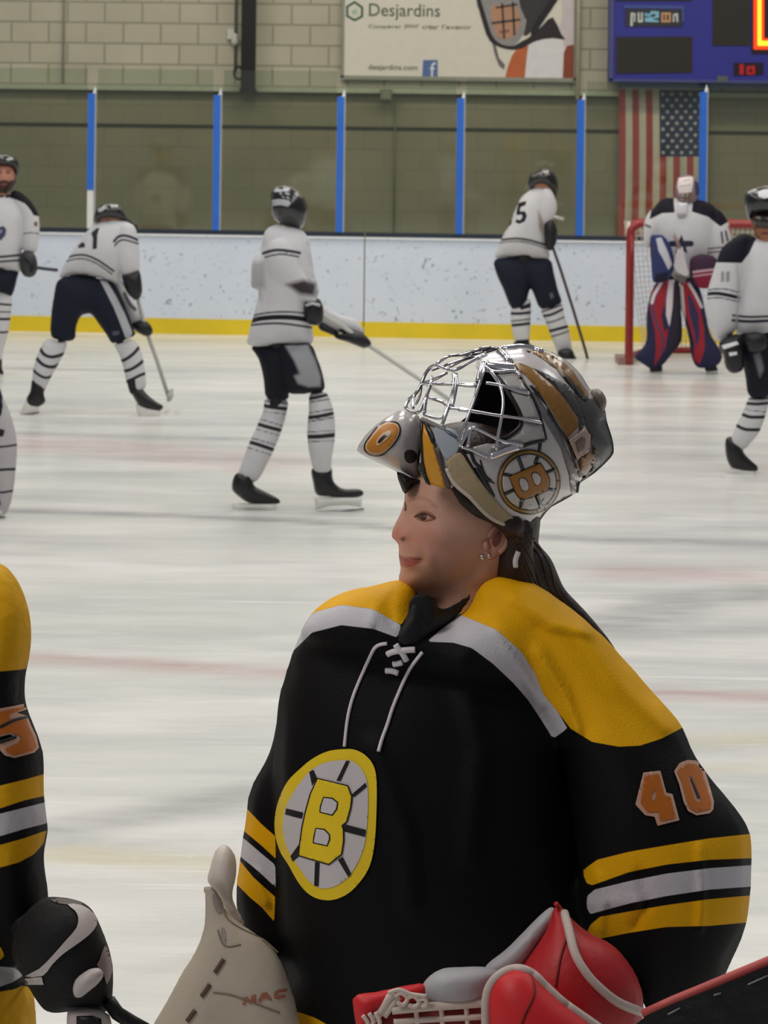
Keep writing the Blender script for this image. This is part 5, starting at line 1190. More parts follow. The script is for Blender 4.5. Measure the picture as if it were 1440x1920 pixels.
skate(c([(725, 1400), (790, 1400), (830, 1440), (880, 1480), (918, 1505), (900, 1530), (850, 1525), (790, 1510), (755, 1460)]), c([(765, 1490), (830, 1515), (900, 1530), (895, 1572), (790, 1578), (770, 1540)]), c([(782, 1582), (895, 1578)]), Y, t)
simple('glove', c([(690, 775), (735, 755), (780, 740), (795, 790), (800, 860), (785, 900), (760, 905), (730, 880), (712, 825)]), Y - 0.12, glv_m, t, 0.06)
simple('glove', c([(735, 1045), (785, 1020), (830, 1030), (858, 1070), (855, 1100), (825, 1112), (790, 1100), (755, 1075)]), Y + 0.08, glv_m, t, 0.06)
h_ = simple('helmet', c([(530, 470), (530, 430), (545, 390), (570, 368), (620, 360), (665, 368), (690, 400), (720, 450), (765, 480), (775, 510), (740, 480), (690, 458), (640, 452), (580, 455)]), Y - 0.02, hel_m, t, 0.10)
th2 = bvh(h_)
for q_ in (c([(550, 395), (585, 378), (598, 392), (570, 412), (552, 412)]), c([(618, 372), (665, 370), (662, 384), (625, 386)])): put('decal', decal(q_, th2, 0.004, 2), mat('decal_pale', (180, 182, 184), 0.3), h_, fix=False)
stick(ground(318, 748), [P(x, y, Y + dy) for x, y, dy in (c([(775, 900)])[0] + (-0.04,), c([(815, 1060)])[0] + (0.08,), c([(880, 1240)])[0] + (0.1,), c([(948, 1452)])[0] + (0.12,))], 0.014, 'pale grey hockey stick held low by the bent-over skater at left', mat('stick_pale', (176, 176, 170), 0.4),
      blade=box(P(314, 745, Y)[0] - 0.012, P(314, 745, Y)[0] + 0.012, Y + 0.10, Y + 0.38, P(314, 748, Y)[2] - 0.03, P(314, 748, Y)[2] + 0.03))

# ---- D: skater at the far left facing us
c = crop(0, 260, 3.0); Y = 21.4
t = thing('person', ground(0, 705), 'bearded skater at the far left facing the camera, black shoulders on white jersey', 'person')
body_of(c([(-45, 165), (0, 140), (60, 140), (85, 190), (82, 240), (62, 275), (30, 300), (0, 302), (-30, 280), (-45, 230)]), [[c([(15, 280)])[0] + (0, .06), c([(10, 380)])[0] + (0, .09), c([(0, 560)])[0] + (0, .13), c([(-10, 780)])[0] + (0, .13)],
    [c([(10, 800)])[0] + (0, .08), c([(15, 1000)])[0] + (0, .06), c([(-5, 1280)])[0] + (0, .04)], [c([(-80, 800)])[0] + (0, .08), c([(-110, 1000)])[0] + (0, .06), c([(-130, 1280)])[0] + (0, .04)], [c([(150, 400)])[0] + (0, .05), c([(165, 560)])[0] + (0, .045), c([(165, 700)])[0] + (-.05, .035)]],
    Y, t, (186, 128, 108), layers=[([c([(-50, 238), (-20, 245), (0, 236), (25, 232), (50, 240), (72, 232), (84, 236), (72, 280), (40, 310), (-20, 310), (-60, 270)])], (72, 50, 44), 1.0),
                                   ([line(c([(-8, 180), (8, 178)]), 1.6), line(c([(32, 180), (58, 178)]), 1.6)], (60, 42, 38), 0.8), ([line(c([(-5, 192), (8, 192)]), 2.2), line(c([(36, 192), (54, 191)]), 2.2)], (50, 38, 36), 0.8),
                                   ([line(c([(10, 258), (36, 256)]), 2.4)], (150, 84, 78), 0.8), ([line(c([(22, 196), (27, 222)]), 2.0)], (200, 140, 120), 1.0)], th=0.09)
h_ = simple('helmet', c([(-75, 165), (-70, 115), (-40, 88), (0, 78), (45, 80), (85, 98), (105, 130), (106, 180), (98, 215), (84, 200), (70, 168), (30, 160), (-10, 158), (-45, 166), (-60, 200)]), Y + 0.01, hel_m, t, 0.125)
put('decal', decal(c([(35, 112), (70, 106), (72, 118), (40, 126)]), bvh(h_), 0.004, 2), mat('decal_pale', (180, 182, 184), 0.3), h_, fix=False)
put('chin_strap', sweep([P(x, y, Y - 0.1) for x, y in c([(80, 200), (86, 240), (60, 285), (25, 305)])], 0.006, 6), hel_m, h_)
j = garment('jersey', [(c([(-140, 360), (-60, 330), (0, 320), (60, 315), (110, 340), (150, 400), (140, 520), (125, 640), (118, 750), (0, 745), (-130, 740), (-145, 560)]), 0.0, 0.16),
                       (c([(70, 290), (120, 300), (165, 340), (200, 390), (218, 440), (222, 520), (212, 620), (180, 650), (135, 640), (120, 560), (110, 440), (60, 340)]), -0.04, 0.08),
                       (c([(-60, 290), (-120, 310), (-190, 400), (-210, 520), (-200, 640), (-140, 640), (-120, 500), (-90, 360)]), 0.0, 0.08)],
            Y, jw, [([c([(35, 300), (60, 280), (115, 285), (175, 330), (215, 390), (240, 440), (190, 432), (170, 400), (140, 365), (95, 345), (50, 330), (30, 335)]), c([(-30, 300), (-90, 290), (-220, 380), (-230, 440), (-150, 400), (-60, 335)])], (26, 24, 32)),
                    ([line(c([(-140, 672), (0, 665), (110, 655)]), 4), line(c([(-140, 702), (0, 692), (110, 684)]), 3.5), line(c([(130, 535), (170, 530), (222, 535)]), 1.6)], (52, 54, 62)),
                    ([c([(0, 495), (22, 492), (36, 512), (30, 545), (8, 570), (0, 575), (-20, 545), (-25, 510)])], (70, 74, 104), 1.0), ([c([(190, 470), (208, 465), (212, 492), (194, 494)])], (110, 80, 84), 1.0), ([c([(-5, 515), (12, 512), (10, 530), (-5, 532)])], (150, 152, 170), 1.0)], t)
garment('pants', [(c([(-140, 735), (0, 738), (100, 738), (95, 790), (68, 885), (30, 875), (0, 860), (-20, 860), (-80, 870), (-150, 860)]), 0.0, 0.13)], Y, navy_p, [], t)
for k, dx in ((0, 0), (1, -125)):
    garment('sock', [(c([(-20 + dx, 850), (20 + dx, 855), (64 + dx, 880), (68 + dx, 940), (58 + dx, 1030), (45 + dx, 1110), (22 + dx, 1190), (8 + dx, 1270), (-30 + dx, 1260), (-45 + dx, 1130), (-50 + dx, 950)]), 0, 0.07)], Y, sock_c,
            st(line(c([(-60 + dx, 915), (0 + dx, 930), (65 + dx, 935)]), 3), line(c([(-60 + dx, 1008), (0 + dx, 1015), (65 + dx, 1014)]), 4.5), line(c([(-60 + dx, 1080), (0 + dx, 1090), (60 + dx, 1085)]), 3.5), line(c([(-60 + dx, 975), (60 + dx, 975)]), 2)), t, wr=0.002)
    skate(c([(-35 + dx, 1230), (8 + dx, 1235), (12 + dx, 1290), (20 + dx, 1325), (-30 + dx, 1335), (-50 + dx, 1320)]), c([(-40 + dx, 1320), (12 + dx, 1320), (8 + dx, 1338), (-35 + dx, 1340)]), c([(-40 + dx, 1340), (14 + dx, 1337)]), Y, t)
g_ = simple('glove', c([(118, 650), (150, 630), (180, 636), (205, 672), (210, 740), (182, 778), (135, 772), (112, 720)]), Y - 0.07, mat('glove_charcoal', (54, 54, 58), 0.5, bump=0.004, bscale=40, var=0.25), t, 0.065)
put('glove_roll', sweep([P(x, y, Y - 0.14) for x, y in c([(140, 672), (165, 690), (185, 720), (180, 750)])], 0.014, 6), glv_m, g_)
stick(P(70, 503, Y - 0.07), [P(x, y, Y - 0.1) for x, y in c([(120, 705), (210, 726), (270, 734), (325, 740)])], 0.014, 'dark hockey stick butt sticking out of the bearded skater\'s glove', mat('stick_navy', (50, 54, 72), 0.4))

# ---- C: leg of a skater entering at the left edge
c = crop(0, 700, 6.4); Y = 14.1
t = thing('person', ground(-60, 968), 'skater mostly out of frame, only a striped white leg at the left edge', 'person')
body_of([(-150, 350), (-110, 330), (-70, 350), (-65, 400), (-90, 440), (-130, 440)], [[(-105, 420, 0, .06), (-105, 520, 0, .14), (-95, 700, 0, .14)], [(-70, 700, 0, .09), (-20, 820, 0, .06), (-10, 930, 0, .04)], [(-130, 700, 0, .09), (-160, 820, 0, .06), (-180, 930, 0, .04)]], Y, t, (170, 120, 100))
simple('helmet', [(-155, 400), (-155, 350), (-120, 320), (-80, 325), (-60, 360), (-62, 400), (-90, 375)], Y, hel_m, t, 0.12)
garment('jersey', [([(-180, 470), (-105, 440), (-30, 470), (-20, 560), (-30, 700), (-180, 700), (-190, 560)], 0, 0.17)], Y, jw, [([line([(-200, 660), (0, 660)], 6)], (50, 50, 56))], t)
garment('pants', [([(-180, 690), (-30, 690), (10, 760), (5, 800), (-60, 810), (-100, 770), (-140, 810), (-190, 800)], 0, 0.13)], Y, navy_p, [], t)
garment('sock', [(c([(-160, 300), (0, 260), (90, 380), (175, 650), (205, 850), (200, 1100), (165, 1400), (120, 1600), (60, 1700), (-60, 1650), (-120, 1200), (-180, 700)]), 0, 0.075)], Y, (178, 174, 176),
        st(line(c([(-150, 880), (0, 882), (100, 872), (230, 855)]), 3.5), line(c([(-150, 1160), (0, 1158), (100, 1152), (240, 1150)]), 4.5), line(c([(-150, 1420), (0, 1430), (120, 1415), (200, 1400)]), 3.0), c([(-100, 640), (60, 680), (40, 760), (-100, 760)])), t, wr=0.002)
simple('sock', [(-200, 790), (-130, 800), (-140, 880), (-160, 940), (-200, 930)], Y, mat('sock_plain', (205, 203, 203), 0.8), t, 0.06)
for dx in (0, -175):
    skate([(-22 + dx, 925), (12 + dx, 925), (14 + dx, 945), (-5 + dx, 958), (-50 + dx, 958), (-48 + dx, 948)], [(-45 + dx, 955), (8 + dx, 955), (5 + dx, 966), (-42 + dx, 966)], [(-50 + dx, 969), (10 + dx, 969)], Y, t, 2)

# ---- F: skater in the middle, moving
c = crop(380, 300, 2.743); Y = 14.5
t = thing('person', ground(560, 958), 'upright white-jerseyed skater in the middle, turned away, reaching forward with black gloves', 'person')
body_of(c([(380, 180), (440, 160), (510, 190), (530, 260), (520, 330), (470, 345), (400, 330), (370, 270)]), [[c([(450, 320)])[0] + (0, .06), c([(420, 450)])[0] + (0, .11), c([(410, 700)])[0] + (0, .13), c([(400, 930)])[0] + (0, .13)],
    [c([(370, 980)])[0] + (0, .09), c([(380, 1230)])[0] + (0, .065), c([(230, 1640)])[0] + (0, .04)], [c([(480, 980)])[0] + (0, .09), c([(590, 1200)])[0] + (0, .065), c([(610, 1620)])[0] + (0, .04)], [c([(420, 430)])[0] + (-.1, .06), c([(470, 650)])[0] + (-.14, .045), c([(575, 770)])[0] + (-.1, .035)],
    [c([(500, 460)])[0] + (.06, .05), c([(560, 700)])[0] + (.10, .045), c([(610, 800)])[0] + (.12, .04), c([(780, 910)])[0] + (.06, .035)]], Y, t, (150, 104, 84))
garment('jersey', [(c([(325, 360), (380, 330), (440, 325), (500, 350), (545, 400), (560, 480), (580, 600), (600, 680), (560, 760), (565, 850), (562, 950), (400, 960), (235, 955), (240, 880), (262, 790), (285, 690), (275, 560), (300, 440)]), 0.0, 0.19),
                   (c([(330, 440), (390, 400), (450, 420), (490, 480), (510, 560), (560, 640), (590, 720), (560, 740), (520, 720), (450, 660), (380, 630), (330, 560)]), -0.16, 0.075),
                   (c([(560, 700), (620, 740), (700, 790), (790, 820), (830, 890), (790, 900), (700, 890), (620, 850), (570, 800)]), 0.12, 0.06),
                   (c([(255, 520), (300, 470), (340, 520), (340, 600), (320, 660), (252, 658), (250, 590)]), -0.03, 0.08)],
        Y, jw, [([line(c([(235, 832), (300, 815), (400, 808), (500, 815), (600, 840)]), 8)], (30, 30, 34)), ([line(c([(245, 850), (320, 842), (420, 842), (600, 868)]), 3), line(c([(260, 800), (340, 785), (450, 782), (570, 792)]), 2.6), line(c([(310, 480), (370, 464), (430, 466), (500, 478)]), 5), line(c([(320, 500), (400, 484), (495, 498)]), 2.4)], (56, 56, 62)),
                ([c([(248, 570), (262, 530), (318, 520), (322, 660), (252, 660)])], (172, 170, 172), 5), ([c([(430, 640), (520, 615), (585, 635), (575, 700), (500, 690)])], (62, 54, 60), 5)], t)
garment('pants', [(c([(250, 955), (400, 950), (480, 960), (470, 1080), (445, 1200), (438, 1232), (330, 1228), (312, 1130), (285, 1020)]), 0.03, 0.13),
                  (c([(380, 950), (480, 945), (558, 945), (590, 1020), (618, 1100), (628, 1185), (560, 1198), (500, 1205), (440, 1195), (400, 1100)]), -0.03, 0.14)],
        Y, (20, 22, 32), [([c([(420, 948), (540, 948), (580, 1030), (608, 1120), (606, 1165), (545, 1168), (490, 1150), (470, 1110), (500, 1100), (470, 1030)])], (150, 152, 156), 3)], t)
def tri(a, b, c_, d_, w=5): return [line(c([a, b]), w), line(c([c_, d_]), 2)]
garment('sock', [(c([(318, 1225), (380, 1232), (440, 1228), (432, 1310), (405, 1400), (370, 1490), (330, 1570), (285, 1650), (230, 1660), (180, 1625), (205, 1540), (245, 1440), (290, 1340), (312, 1280)]), 0.03, 0.075)], Y, sock_c,
        st(line(c([(310, 1262), (360, 1272), (450, 1282)]), 6), line(c([(300, 1240), (370, 1245), (450, 1256)]), 1.8), line(c([(300, 1290), (430, 1308)]), 1.6), line(c([(260, 1350), (330, 1372), (420, 1395)]), 6), line(c([(280, 1328), (420, 1370)]), 1.8), line(c([(250, 1378), (400, 1418)]), 1.6),
           line(c([(205, 1440), (290, 1465), (390, 1500)]), 6), line(c([(220, 1420), (390, 1470)]), 1.8), line(c([(200, 1468), (360, 1520)]), 1.6)), t, wr=0.002)
garment('sock', [(c([(548, 1202), (600, 1195), (640, 1195), (675, 1290), (682, 1420), (665, 1540), (655, 1610), (600, 1620), (570, 1600), (545, 1500), (535, 1400), (545, 1290)]), -0.03, 0.075)], Y, sock_c,
        st(line(c([(540, 1228), (590, 1220), (650, 1205)]), 5), line(c([(540, 1248), (660, 1228)]), 1.8), line(c([(535, 1325), (600, 1318), (690, 1298)]), 6), line(c([(535, 1348), (690, 1322)]), 1.8), line(c([(540, 1302), (690, 1278)]), 1.8),
           line(c([(525, 1424), (600, 1422), (690, 1414)]), 7), line(c([(525, 1450), (690, 1442)]), 1.8), line(c([(525, 1400), (690, 1392)]), 1.8)), t, wr=0.002)
skate(c([(165, 1620), (210, 1605), (262, 1612), (262, 1670), (310, 1700), (360, 1725), (395, 1748), (390, 1768), (320, 1770), (240, 1765), (185, 1730), (150, 1690)]), c([(150, 1765), (380, 1768), (375, 1815), (300, 1800), (230, 1800), (160, 1820)]), c([(115, 1824), (400, 1828)]), Y + 0.02, t)
skate(c([(560, 1590), (610, 1575), (662, 1580), (672, 1650), (720, 1690), (800, 1692), (826, 1708), (815, 1730), (740, 1738), (640, 1732), (585, 1720), (568, 1660)]), c([(575, 1735), (820, 1735), (815, 1785), (740, 1775), (650, 1780), (580, 1800)]), c([(558, 1812), (830, 1795)]), Y - 0.02, t)
g_ = simple('glove', c([(520, 735), (560, 712), (600, 715), (620, 760), (618, 820), (598, 850), (545, 842), (520, 800)]), Y - 0.12, glv_m, t, 0.06)
put('cuff_stripe', sweep([P(x, y, Y - 0.185) for x, y in c([(528, 748), (565, 738), (605, 748)])], 0.008, 6), mat('decal_pale', (180, 182, 184), 0.3), g_)
simple('glove', c([(680, 900), (740, 890), (800, 880), (840, 905), (868, 945), (835, 968), (790, 955), (740, 935), (690, 920)]), Y + 0.05, glv_m, t, 0.06)
simple('glove_cuff', c([(600, 840), (660, 860), (700, 890), (700, 912), (640, 890), (600, 870)]), Y + 0.09, glv_m, t, 0.03)
h_ = simple('helmet', c([(350, 210), (355, 160), (380, 135), (430, 130), (480, 150), (520, 190), (540, 250), (528, 320), (505, 352), (450, 345), (395, 325), (358, 290)]), Y, hel_m, t, 0.125)
th2 = bvh(h_)
for q_ in (c([(365, 152), (440, 148), (445, 160), (368, 166)]), c([(355, 206), (390, 200), (440, 208), (455, 222), (440, 240), (400, 232), (358, 236)])): put('decal', decal(q_, th2, 0.004, 2.5), mat('decal_pale', (180, 182, 184), 0.3), h_, fix=False)
stick(ground(820, 965), [P(x, y, Y + d_) for x, y, d_ in ((585, 580, -.12), (640, 610, 0.0), (680, 640, 0.05), (800, 720, 0.1), (850, 755, 0.12))], 0.012, 'thin pale hockey stick held by the middle skater, passing behind the mask', mat('stick_ghost', (196, 194, 188), 0.4))

# ---- G: number 15 from behind, right of centre
c = crop(880, 280, 2.571); Y = 23.6
t = thing('person', ground(1040, 672), 'skater numbered 15 seen from behind, leaning right by the end boards', 'person')
body_of(c([(295, 120), (345, 95), (400, 115), (420, 160), (405, 220), (370, 230), (310, 190)]), [[c([(350, 190)])[0] + (0, .06), c([(300, 300)])[0] + (0, .12), c([(260, 540)])[0] + (0, .13)],
    [c([(220, 560)])[0] + (0, .09), c([(250, 760)])[0] + (0, .06), c([(250, 950)])[0] + (0, .04)], [c([(320, 560)])[0] + (0, .09), c([(395, 760)])[0] + (0, .06), c([(470, 990)])[0] + (0, .04)], [c([(370, 250)])[0] + (-.05, .05), c([(350, 350)])[0] + (-.05, .04), c([(395, 420)])[0] + (-.05, .035)]], Y, t, (170, 120, 96))
n5 = c([(236, 258), (275, 248), (272, 268), (246, 280), (244, 300), (268, 298), (278, 320), (268, 348), (240, 360), (222, 352), (226, 336), (244, 342), (256, 328), (252, 314), (232, 318), (226, 310)])
garment('jersey', [(c([(285, 200), (320, 178), (350, 175), (390, 195), (405, 240), (380, 330), (370, 420), (388, 525), (320, 530), (250, 518), (180, 520), (120, 525), (138, 470), (160, 420), (195, 350), (225, 280), (250, 230)]), 0.0, 0.17),
                   (c([(345, 200), (385, 190), (415, 235), (425, 285), (405, 340), (375, 362), (345, 355), (335, 290)]), -0.08, 0.07),
                   (c([(335, 340), (372, 350), (385, 390), (375, 430), (385, 470), (350, 440), (332, 390)]), -0.04, 0.06)],
        Y, jw, [([n5, c([(183, 345), (205, 335), (205, 352), (196, 370), (178, 368)])], (34, 34, 42)), ([line(c([(145, 438), (220, 430), (290, 438), (370, 462)]), 3.6), line(c([(140, 452), (220, 444), (290, 452), (372, 478)]), 1.6), line(c([(205, 320), (190, 350), (178, 380)]), 5)], (52, 54, 56)),
                ([c([(330, 290), (350, 330), (365, 380), (355, 420), (335, 380)])], (158, 150, 140), 2)], t)
garment('pants', [(c([(120, 535), (180, 520), (250, 518), (300, 530), (300, 640), (285, 700), (270, 745), (235, 772), (200, 765), (160, 670), (130, 600)]), 0, 0.12),
                  (c([(220, 520), (300, 520), (388, 530), (408, 600), (430, 680), (446, 738), (400, 760), (340, 768), (310, 700), (280, 640)]), 0, 0.12)],
        Y, (28, 32, 46), [([c([(385, 695), (402, 690), (408, 715), (392, 722)])], (90, 98, 112), 1)], t)
garment('sock', [(c([(200, 770), (250, 750), (275, 720), (298, 730), (296, 830), (292, 900), (288, 930), (250, 940), (218, 925), (202, 850)]), 0, 0.06)], Y, sock_c,
        st(line(c([(190, 790), (240, 792), (300, 785)]), 5), line(c([(190, 850), (245, 845), (300, 838)]), 5), line(c([(190, 830), (300, 818)]), 2), c([(225, 920), (290, 915), (290, 950), (225, 950)]), c([(240, 760), (296, 738), (296, 762), (250, 775)])), t, wr=0.002)
garment('sock', [(c([(342, 768), (400, 758), (445, 738), (460, 800), (480, 860), (492, 930), (495, 965), (460, 975), (428, 985), (400, 920), (370, 840)]), 0, 0.06)], Y, sock_c,
        st(line(c([(350, 805), (400, 795), (460, 765)]), 4.5), line(c([(360, 838), (410, 828), (475, 800)]), 2), line(c([(375, 880), (430, 865), (490, 850)]), 5), line(c([(385, 905), (440, 890), (490, 872)]), 2), line(c([(345, 785), (455, 748)]), 2)), t, wr=0.002)
skate(c([(222, 920), (260, 912), (290, 930), (300, 965), (290, 985), (215, 985), (205, 965)]), c([(212, 985), (292, 985), (288, 1003), (215, 1003)]), c([(205, 1006), (300, 1006)]), Y + 0.1, t)
skate(c([(425, 975), (460, 960), (495, 965), (515, 1005), (552, 1035), (545, 1052), (500, 1052), (465, 1035), (435, 1005)]), c([(470, 1040), (545, 1052), (542, 1066), (475, 1060)]), c([(465, 1064), (555, 1072)]), Y - 0.1, t)
simple('glove', c([(362, 360), (385, 340), (405, 345), (422, 385), (422, 440), (400, 485), (375, 480), (362, 430)]), Y - 0.1, glv_m, t, 0.06)
h_ = simple('helmet', c([(285, 190), (284, 150), (298, 115), (340, 92), (385, 98), (415, 125), (428, 165), (425, 210), (415, 240), (395, 205), (375, 182), (345, 172), (315, 180), (300, 192)]), Y, hel_m, t, 0.12)
put('decal', decal(c([(300, 122), (318, 118), (320, 134), (304, 138)]), bvh(h_), 0.004, 2), mat('decal_grey', (90, 94, 96), 0.3), h_, fix=False)
put('decal', decal(c([(350, 100), (380, 98), (384, 112), (362, 116)]), bvh(h_), 0.004, 2), mat('decal_pale', (180, 182, 184), 0.3), h_, fix=False)
stick(ground(1100, 695), [P(x, y, Y - 0.08) for x, y in c([(385, 320), (452, 338)])] and [P(x, y, Y - 0.1) for x, y in c([(395, 450), (440, 580), (500, 770), (560, 970), (583, 1062)])], 0.013, 'long thin dark hockey stick held upright by skater 15', mat('stick_maroon', (70, 50, 54), 0.4))
stick(P(1044, 406, Y - 0.1), [P(x, y, Y - 0.1) for x, y in c([(375, 318), (410, 325), (455, 338)])], 0.016, 'pale hockey stick end beside skater 15\'s shoulder', mat('stick_ghost', (196, 194, 188), 0.4))

# ---- H: the far goaltender
Y = 22.4
t = thing('person', ground(1275, 697), 'far goaltender facing the camera in front of the red net, navy and red pads', 'person')
body_of(c([(1005, 170), (1040, 140), (1080, 150), (1092, 200), (1080, 250), (1040, 275), (1010, 250)]), [[c([(1040, 250)])[0] + (0, .06), c([(1040, 360)])[0] + (0, .14), c([(1030, 600)])[0] + (0, .14)], [c([(980, 620)])[0] + (0, .09), c([(940, 850)])[0] + (0.04, .06), c([(895, 1040)])[0] + (0.04, .04)],
    [c([(1070, 620)])[0] + (0, .09), c([(1110, 850)])[0] + (0.04, .06), c([(1160, 1040)])[0] + (0.04, .04)], [c([(1170, 340)])[0] + (0, .05), c([(1190, 480)])[0] + (0, .045), c([(1140, 580)])[0] + (-.12, .035)], [c([(900, 340)])[0] + (0, .05), c([(890, 460)])[0] + (0, .045), c([(930, 540)])[0] + (-.12, .035)]], Y, t, (150, 104, 84))
star_ = []
for k in range(10):
    q = -math.pi / 2 + k * math.pi / 5; rr = 52 if k % 2 == 0 else 23
    star_.append(c([(1022 + rr * math.cos(q), 462 + rr * math.sin(q))])[0])
garment('jersey', [(c([(880, 320), (900, 270), (940, 235), (1000, 235), (1090, 238), (1160, 260), (1200, 310), (1190, 420), (1150, 520), (1110, 570), (1060, 640), (1000, 640), (950, 590), (900, 480)]), 0.0, 0.2),
                   (c([(850, 330), (885, 285), (930, 270), (935, 360), (930, 440), (890, 470), (845, 470), (838, 400)]), -0.03, 0.09),
                   (c([(1140, 300), (1200, 290), (1245, 345), (1268, 410), (1250, 470), (1235, 530), (1180, 535), (1145, 500), (1130, 400)]), -0.02, 0.09)],
        Y, jw, [([c([(868, 338), (875, 300), (900, 250), (940, 225), (985, 235), (990, 305), (930, 308)]), c([(1072, 300), (1078, 250), (1110, 225), (1180, 240), (1230, 290), (1256, 345), (1210, 372), (1150, 325)])], (24, 22, 34)),
                ([star_, line(c([(975, 455), (1068, 455)]), 10)], (54, 52, 72)), ([line(c([(1150, 480), (1200, 474), (1260, 470)]), 2), line(c([(1150, 498), (1250, 490)]), 2), line(c([(1215, 400), (1222, 450)]), 3), line(c([(1236, 395), (1245, 440)]), 3), line(c([(850, 365), (872, 375)]), 3), line(c([(990, 410), (1005, 440)]), 2)], (90, 80, 90)),
                ([line(c([(1250, 370), (1262, 400), (1270, 420)]), 3)], (176, 110, 116))], t)
h_ = garment('mask', [(c([(1000, 150), (1018, 130), (1050, 120), (1085, 135), (1104, 160), (1110, 200), (1104, 240), (1085, 272), (1050, 280), (1020, 275), (1000, 245), (990, 200)]), -0.02, 0.13)], Y, (134, 118, 130),
        [([c([(1008, 138), (1076, 130), (1080, 150), (1072, 208), (1010, 214), (1002, 180)])], (226, 214, 212)), ([c([(1008, 214), (1076, 206), (1070, 248), (1035, 262), (1010, 240)])], (140, 112, 96)), ([c([(1085, 150), (1105, 165), (1112, 215), (1092, 225)])], (70, 62, 96)), ([line(c([(1030, 150), (1062, 146)]), 2), line(c([(1015, 180), (1065, 172)]), 1.6)], (176, 160, 160))], t, rough=0.3, wr=0)
put('mask_wire', merge(*[sweep([P(x, y, Y - 0.15) for x, y in c(l_)], 0.004, 5) for l_ in ([(1008, 222), (1040, 228), (1076, 218)], [(1012, 240), (1040, 248), (1070, 240)], [(1030, 212), (1032, 258)], [(1052, 210), (1052, 256)])]), steel, h_)
simple('throat_guard', c([(1004, 258), (1052, 258), (1052, 312), (1006, 312)]), Y - 0.2, mat('throat_white', (216, 214, 218), 0.4), t, 0.02, 1)
simple('blade_strap', c([(1000, 305), (1045, 305), (1042, 328), (1005, 328)]), Y - 0.19, mat('throat_grey', (168, 164, 170), 0.5), t, 0.015, 1)
blu = (52, 60, 104)
garment('blocker', [(c([(868, 425), (900, 410), (935, 412), (972, 465), (990, 540), (980, 600), (940, 640), (885, 640), (875, 560)]), -0.24, 0.05)], Y, blu, [([c([(900, 430), (925, 424), (955, 490), (978, 555), (960, 582), (935, 530), (912, 490)])], (196, 196, 206)), ([c([(900, 600), (960, 590), (950, 635), (890, 640)])], (34, 36, 56)), ([c([(862, 440), (885, 470), (880, 600), (860, 600)])], (74, 60, 76))], t, wr=0.002)
garment('catching_glove', [(c([(1060, 540), (1090, 510), (1140, 505), (1190, 525), (1198, 600), (1175, 660), (1120, 672), (1070, 640)]), -0.24, 0.07)], Y, (62, 40, 60), [([c([(1075, 600), (1190, 580), (1180, 660), (1110, 675)])], (130, 36, 58)), ([line(c([(1080, 592), (1130, 585), (1190, 578)]), 3), line(c([(1080, 612), (1130, 605), (1190, 598)]), 2)], (190, 160, 176))], t, wr=0.002)
navyp = (44, 44, 74); redp = (152, 42, 52)
garment('leg_pad', [(c([(900, 640), (950, 622), (1010, 632), (1018, 720), (1028, 860), (1022, 930), (975, 990), (930, 1045), (880, 1060), (835, 1035), (795, 1000), (850, 930), (852, 800), (872, 700)]), -0.14, 0.085)], Y, navyp,
        [([c([(915, 640), (950, 625), (975, 632), (950, 720), (925, 800), (940, 880), (960, 860), (945, 960), (890, 1050), (900, 960), (895, 880), (870, 760), (880, 690)])], redp), ([line(c([(935, 640), (900, 700), (885, 770), (912, 860), (935, 920), (925, 980)]), 4), line(c([(968, 635), (948, 730), (955, 800)]), 4)], (84, 62, 96)),
         ([c([(962, 630), (990, 628), (985, 720), (965, 860), (948, 800), (950, 720)]), line(c([(925, 645), (892, 700), (880, 740)]), 5)], (212, 200, 206)), ([c([(985, 640), (1012, 640), (1024, 860), (1018, 935), (960, 1000), (975, 860)])], (50, 46, 56))], t, wr=0.0)
garment('leg_pad', [(c([(1016, 640), (1060, 630), (1105, 650), (1135, 760), (1160, 880), (1200, 950), (1220, 1000), (1200, 1040), (1150, 1055), (1095, 1050), (1070, 1000), (1058, 920), (1040, 840), (1018, 760)]), -0.14, 0.085)], Y, navyp,
        [([c([(1020, 645), (1060, 635), (1080, 700), (1112, 760), (1132, 860), (1135, 960), (1110, 1040), (1080, 1010), (1085, 930), (1060, 850), (1030, 760)])], redp), ([c([(1050, 690), (1075, 720), (1105, 800), (1110, 900), (1095, 960), (1085, 880), (1062, 800)])], (56, 50, 84)),
         ([c([(1014, 650), (1030, 660), (1040, 780), (1042, 850), (1022, 790)]), line(c([(1060, 650), (1090, 700), (1120, 760)]), 5)], (214, 204, 208))], t, wr=0.0)
for q_, hl, bl in ((c([(865, 1040), (930, 1040), (932, 1070), (870, 1075)]), c([(868, 1072), (930, 1070), (928, 1084), (870, 1086)]), c([(862, 1088), (935, 1087)])), (c([(1125, 1035), (1190, 1035), (1200, 1068), (1140, 1072)]), c([(1140, 1068), (1200, 1066), (1198, 1082), (1142, 1084)]), c([(1135, 1087), (1208, 1085)]))):
    skate(q_, hl, bl, Y - 0.08, t, 1)
tt = thing('goalie_stick', P(1280, 500, Y - 0.3), 'white goalie stick paddle held low between the far goaltender\'s pads', 'hockey stick')
put('paddle', slab(c([(1003, 478), (1028, 468), (1040, 530), (1058, 600), (1045, 614), (1000, 590), (985, 560)]), Y - 0.33, 0.03), mat('paddle_white', (196, 190, 194), 0.4), tt, flatshade=True)
put('shaft', sweep([P(x, y, Y - 0.32) for x, y in c([(1015, 480), (1000, 440), (985, 415)])], 0.014, 6), mat('paddle_shaft', (150, 120, 120), 0.4), tt)
put('heel', slab(c([(985, 600), (1045, 612), (1040, 650), (1010, 640)]), Y - 0.33, 0.03), mat('paddle_dark', (92, 84, 80), 0.4), tt, flatshade=True)

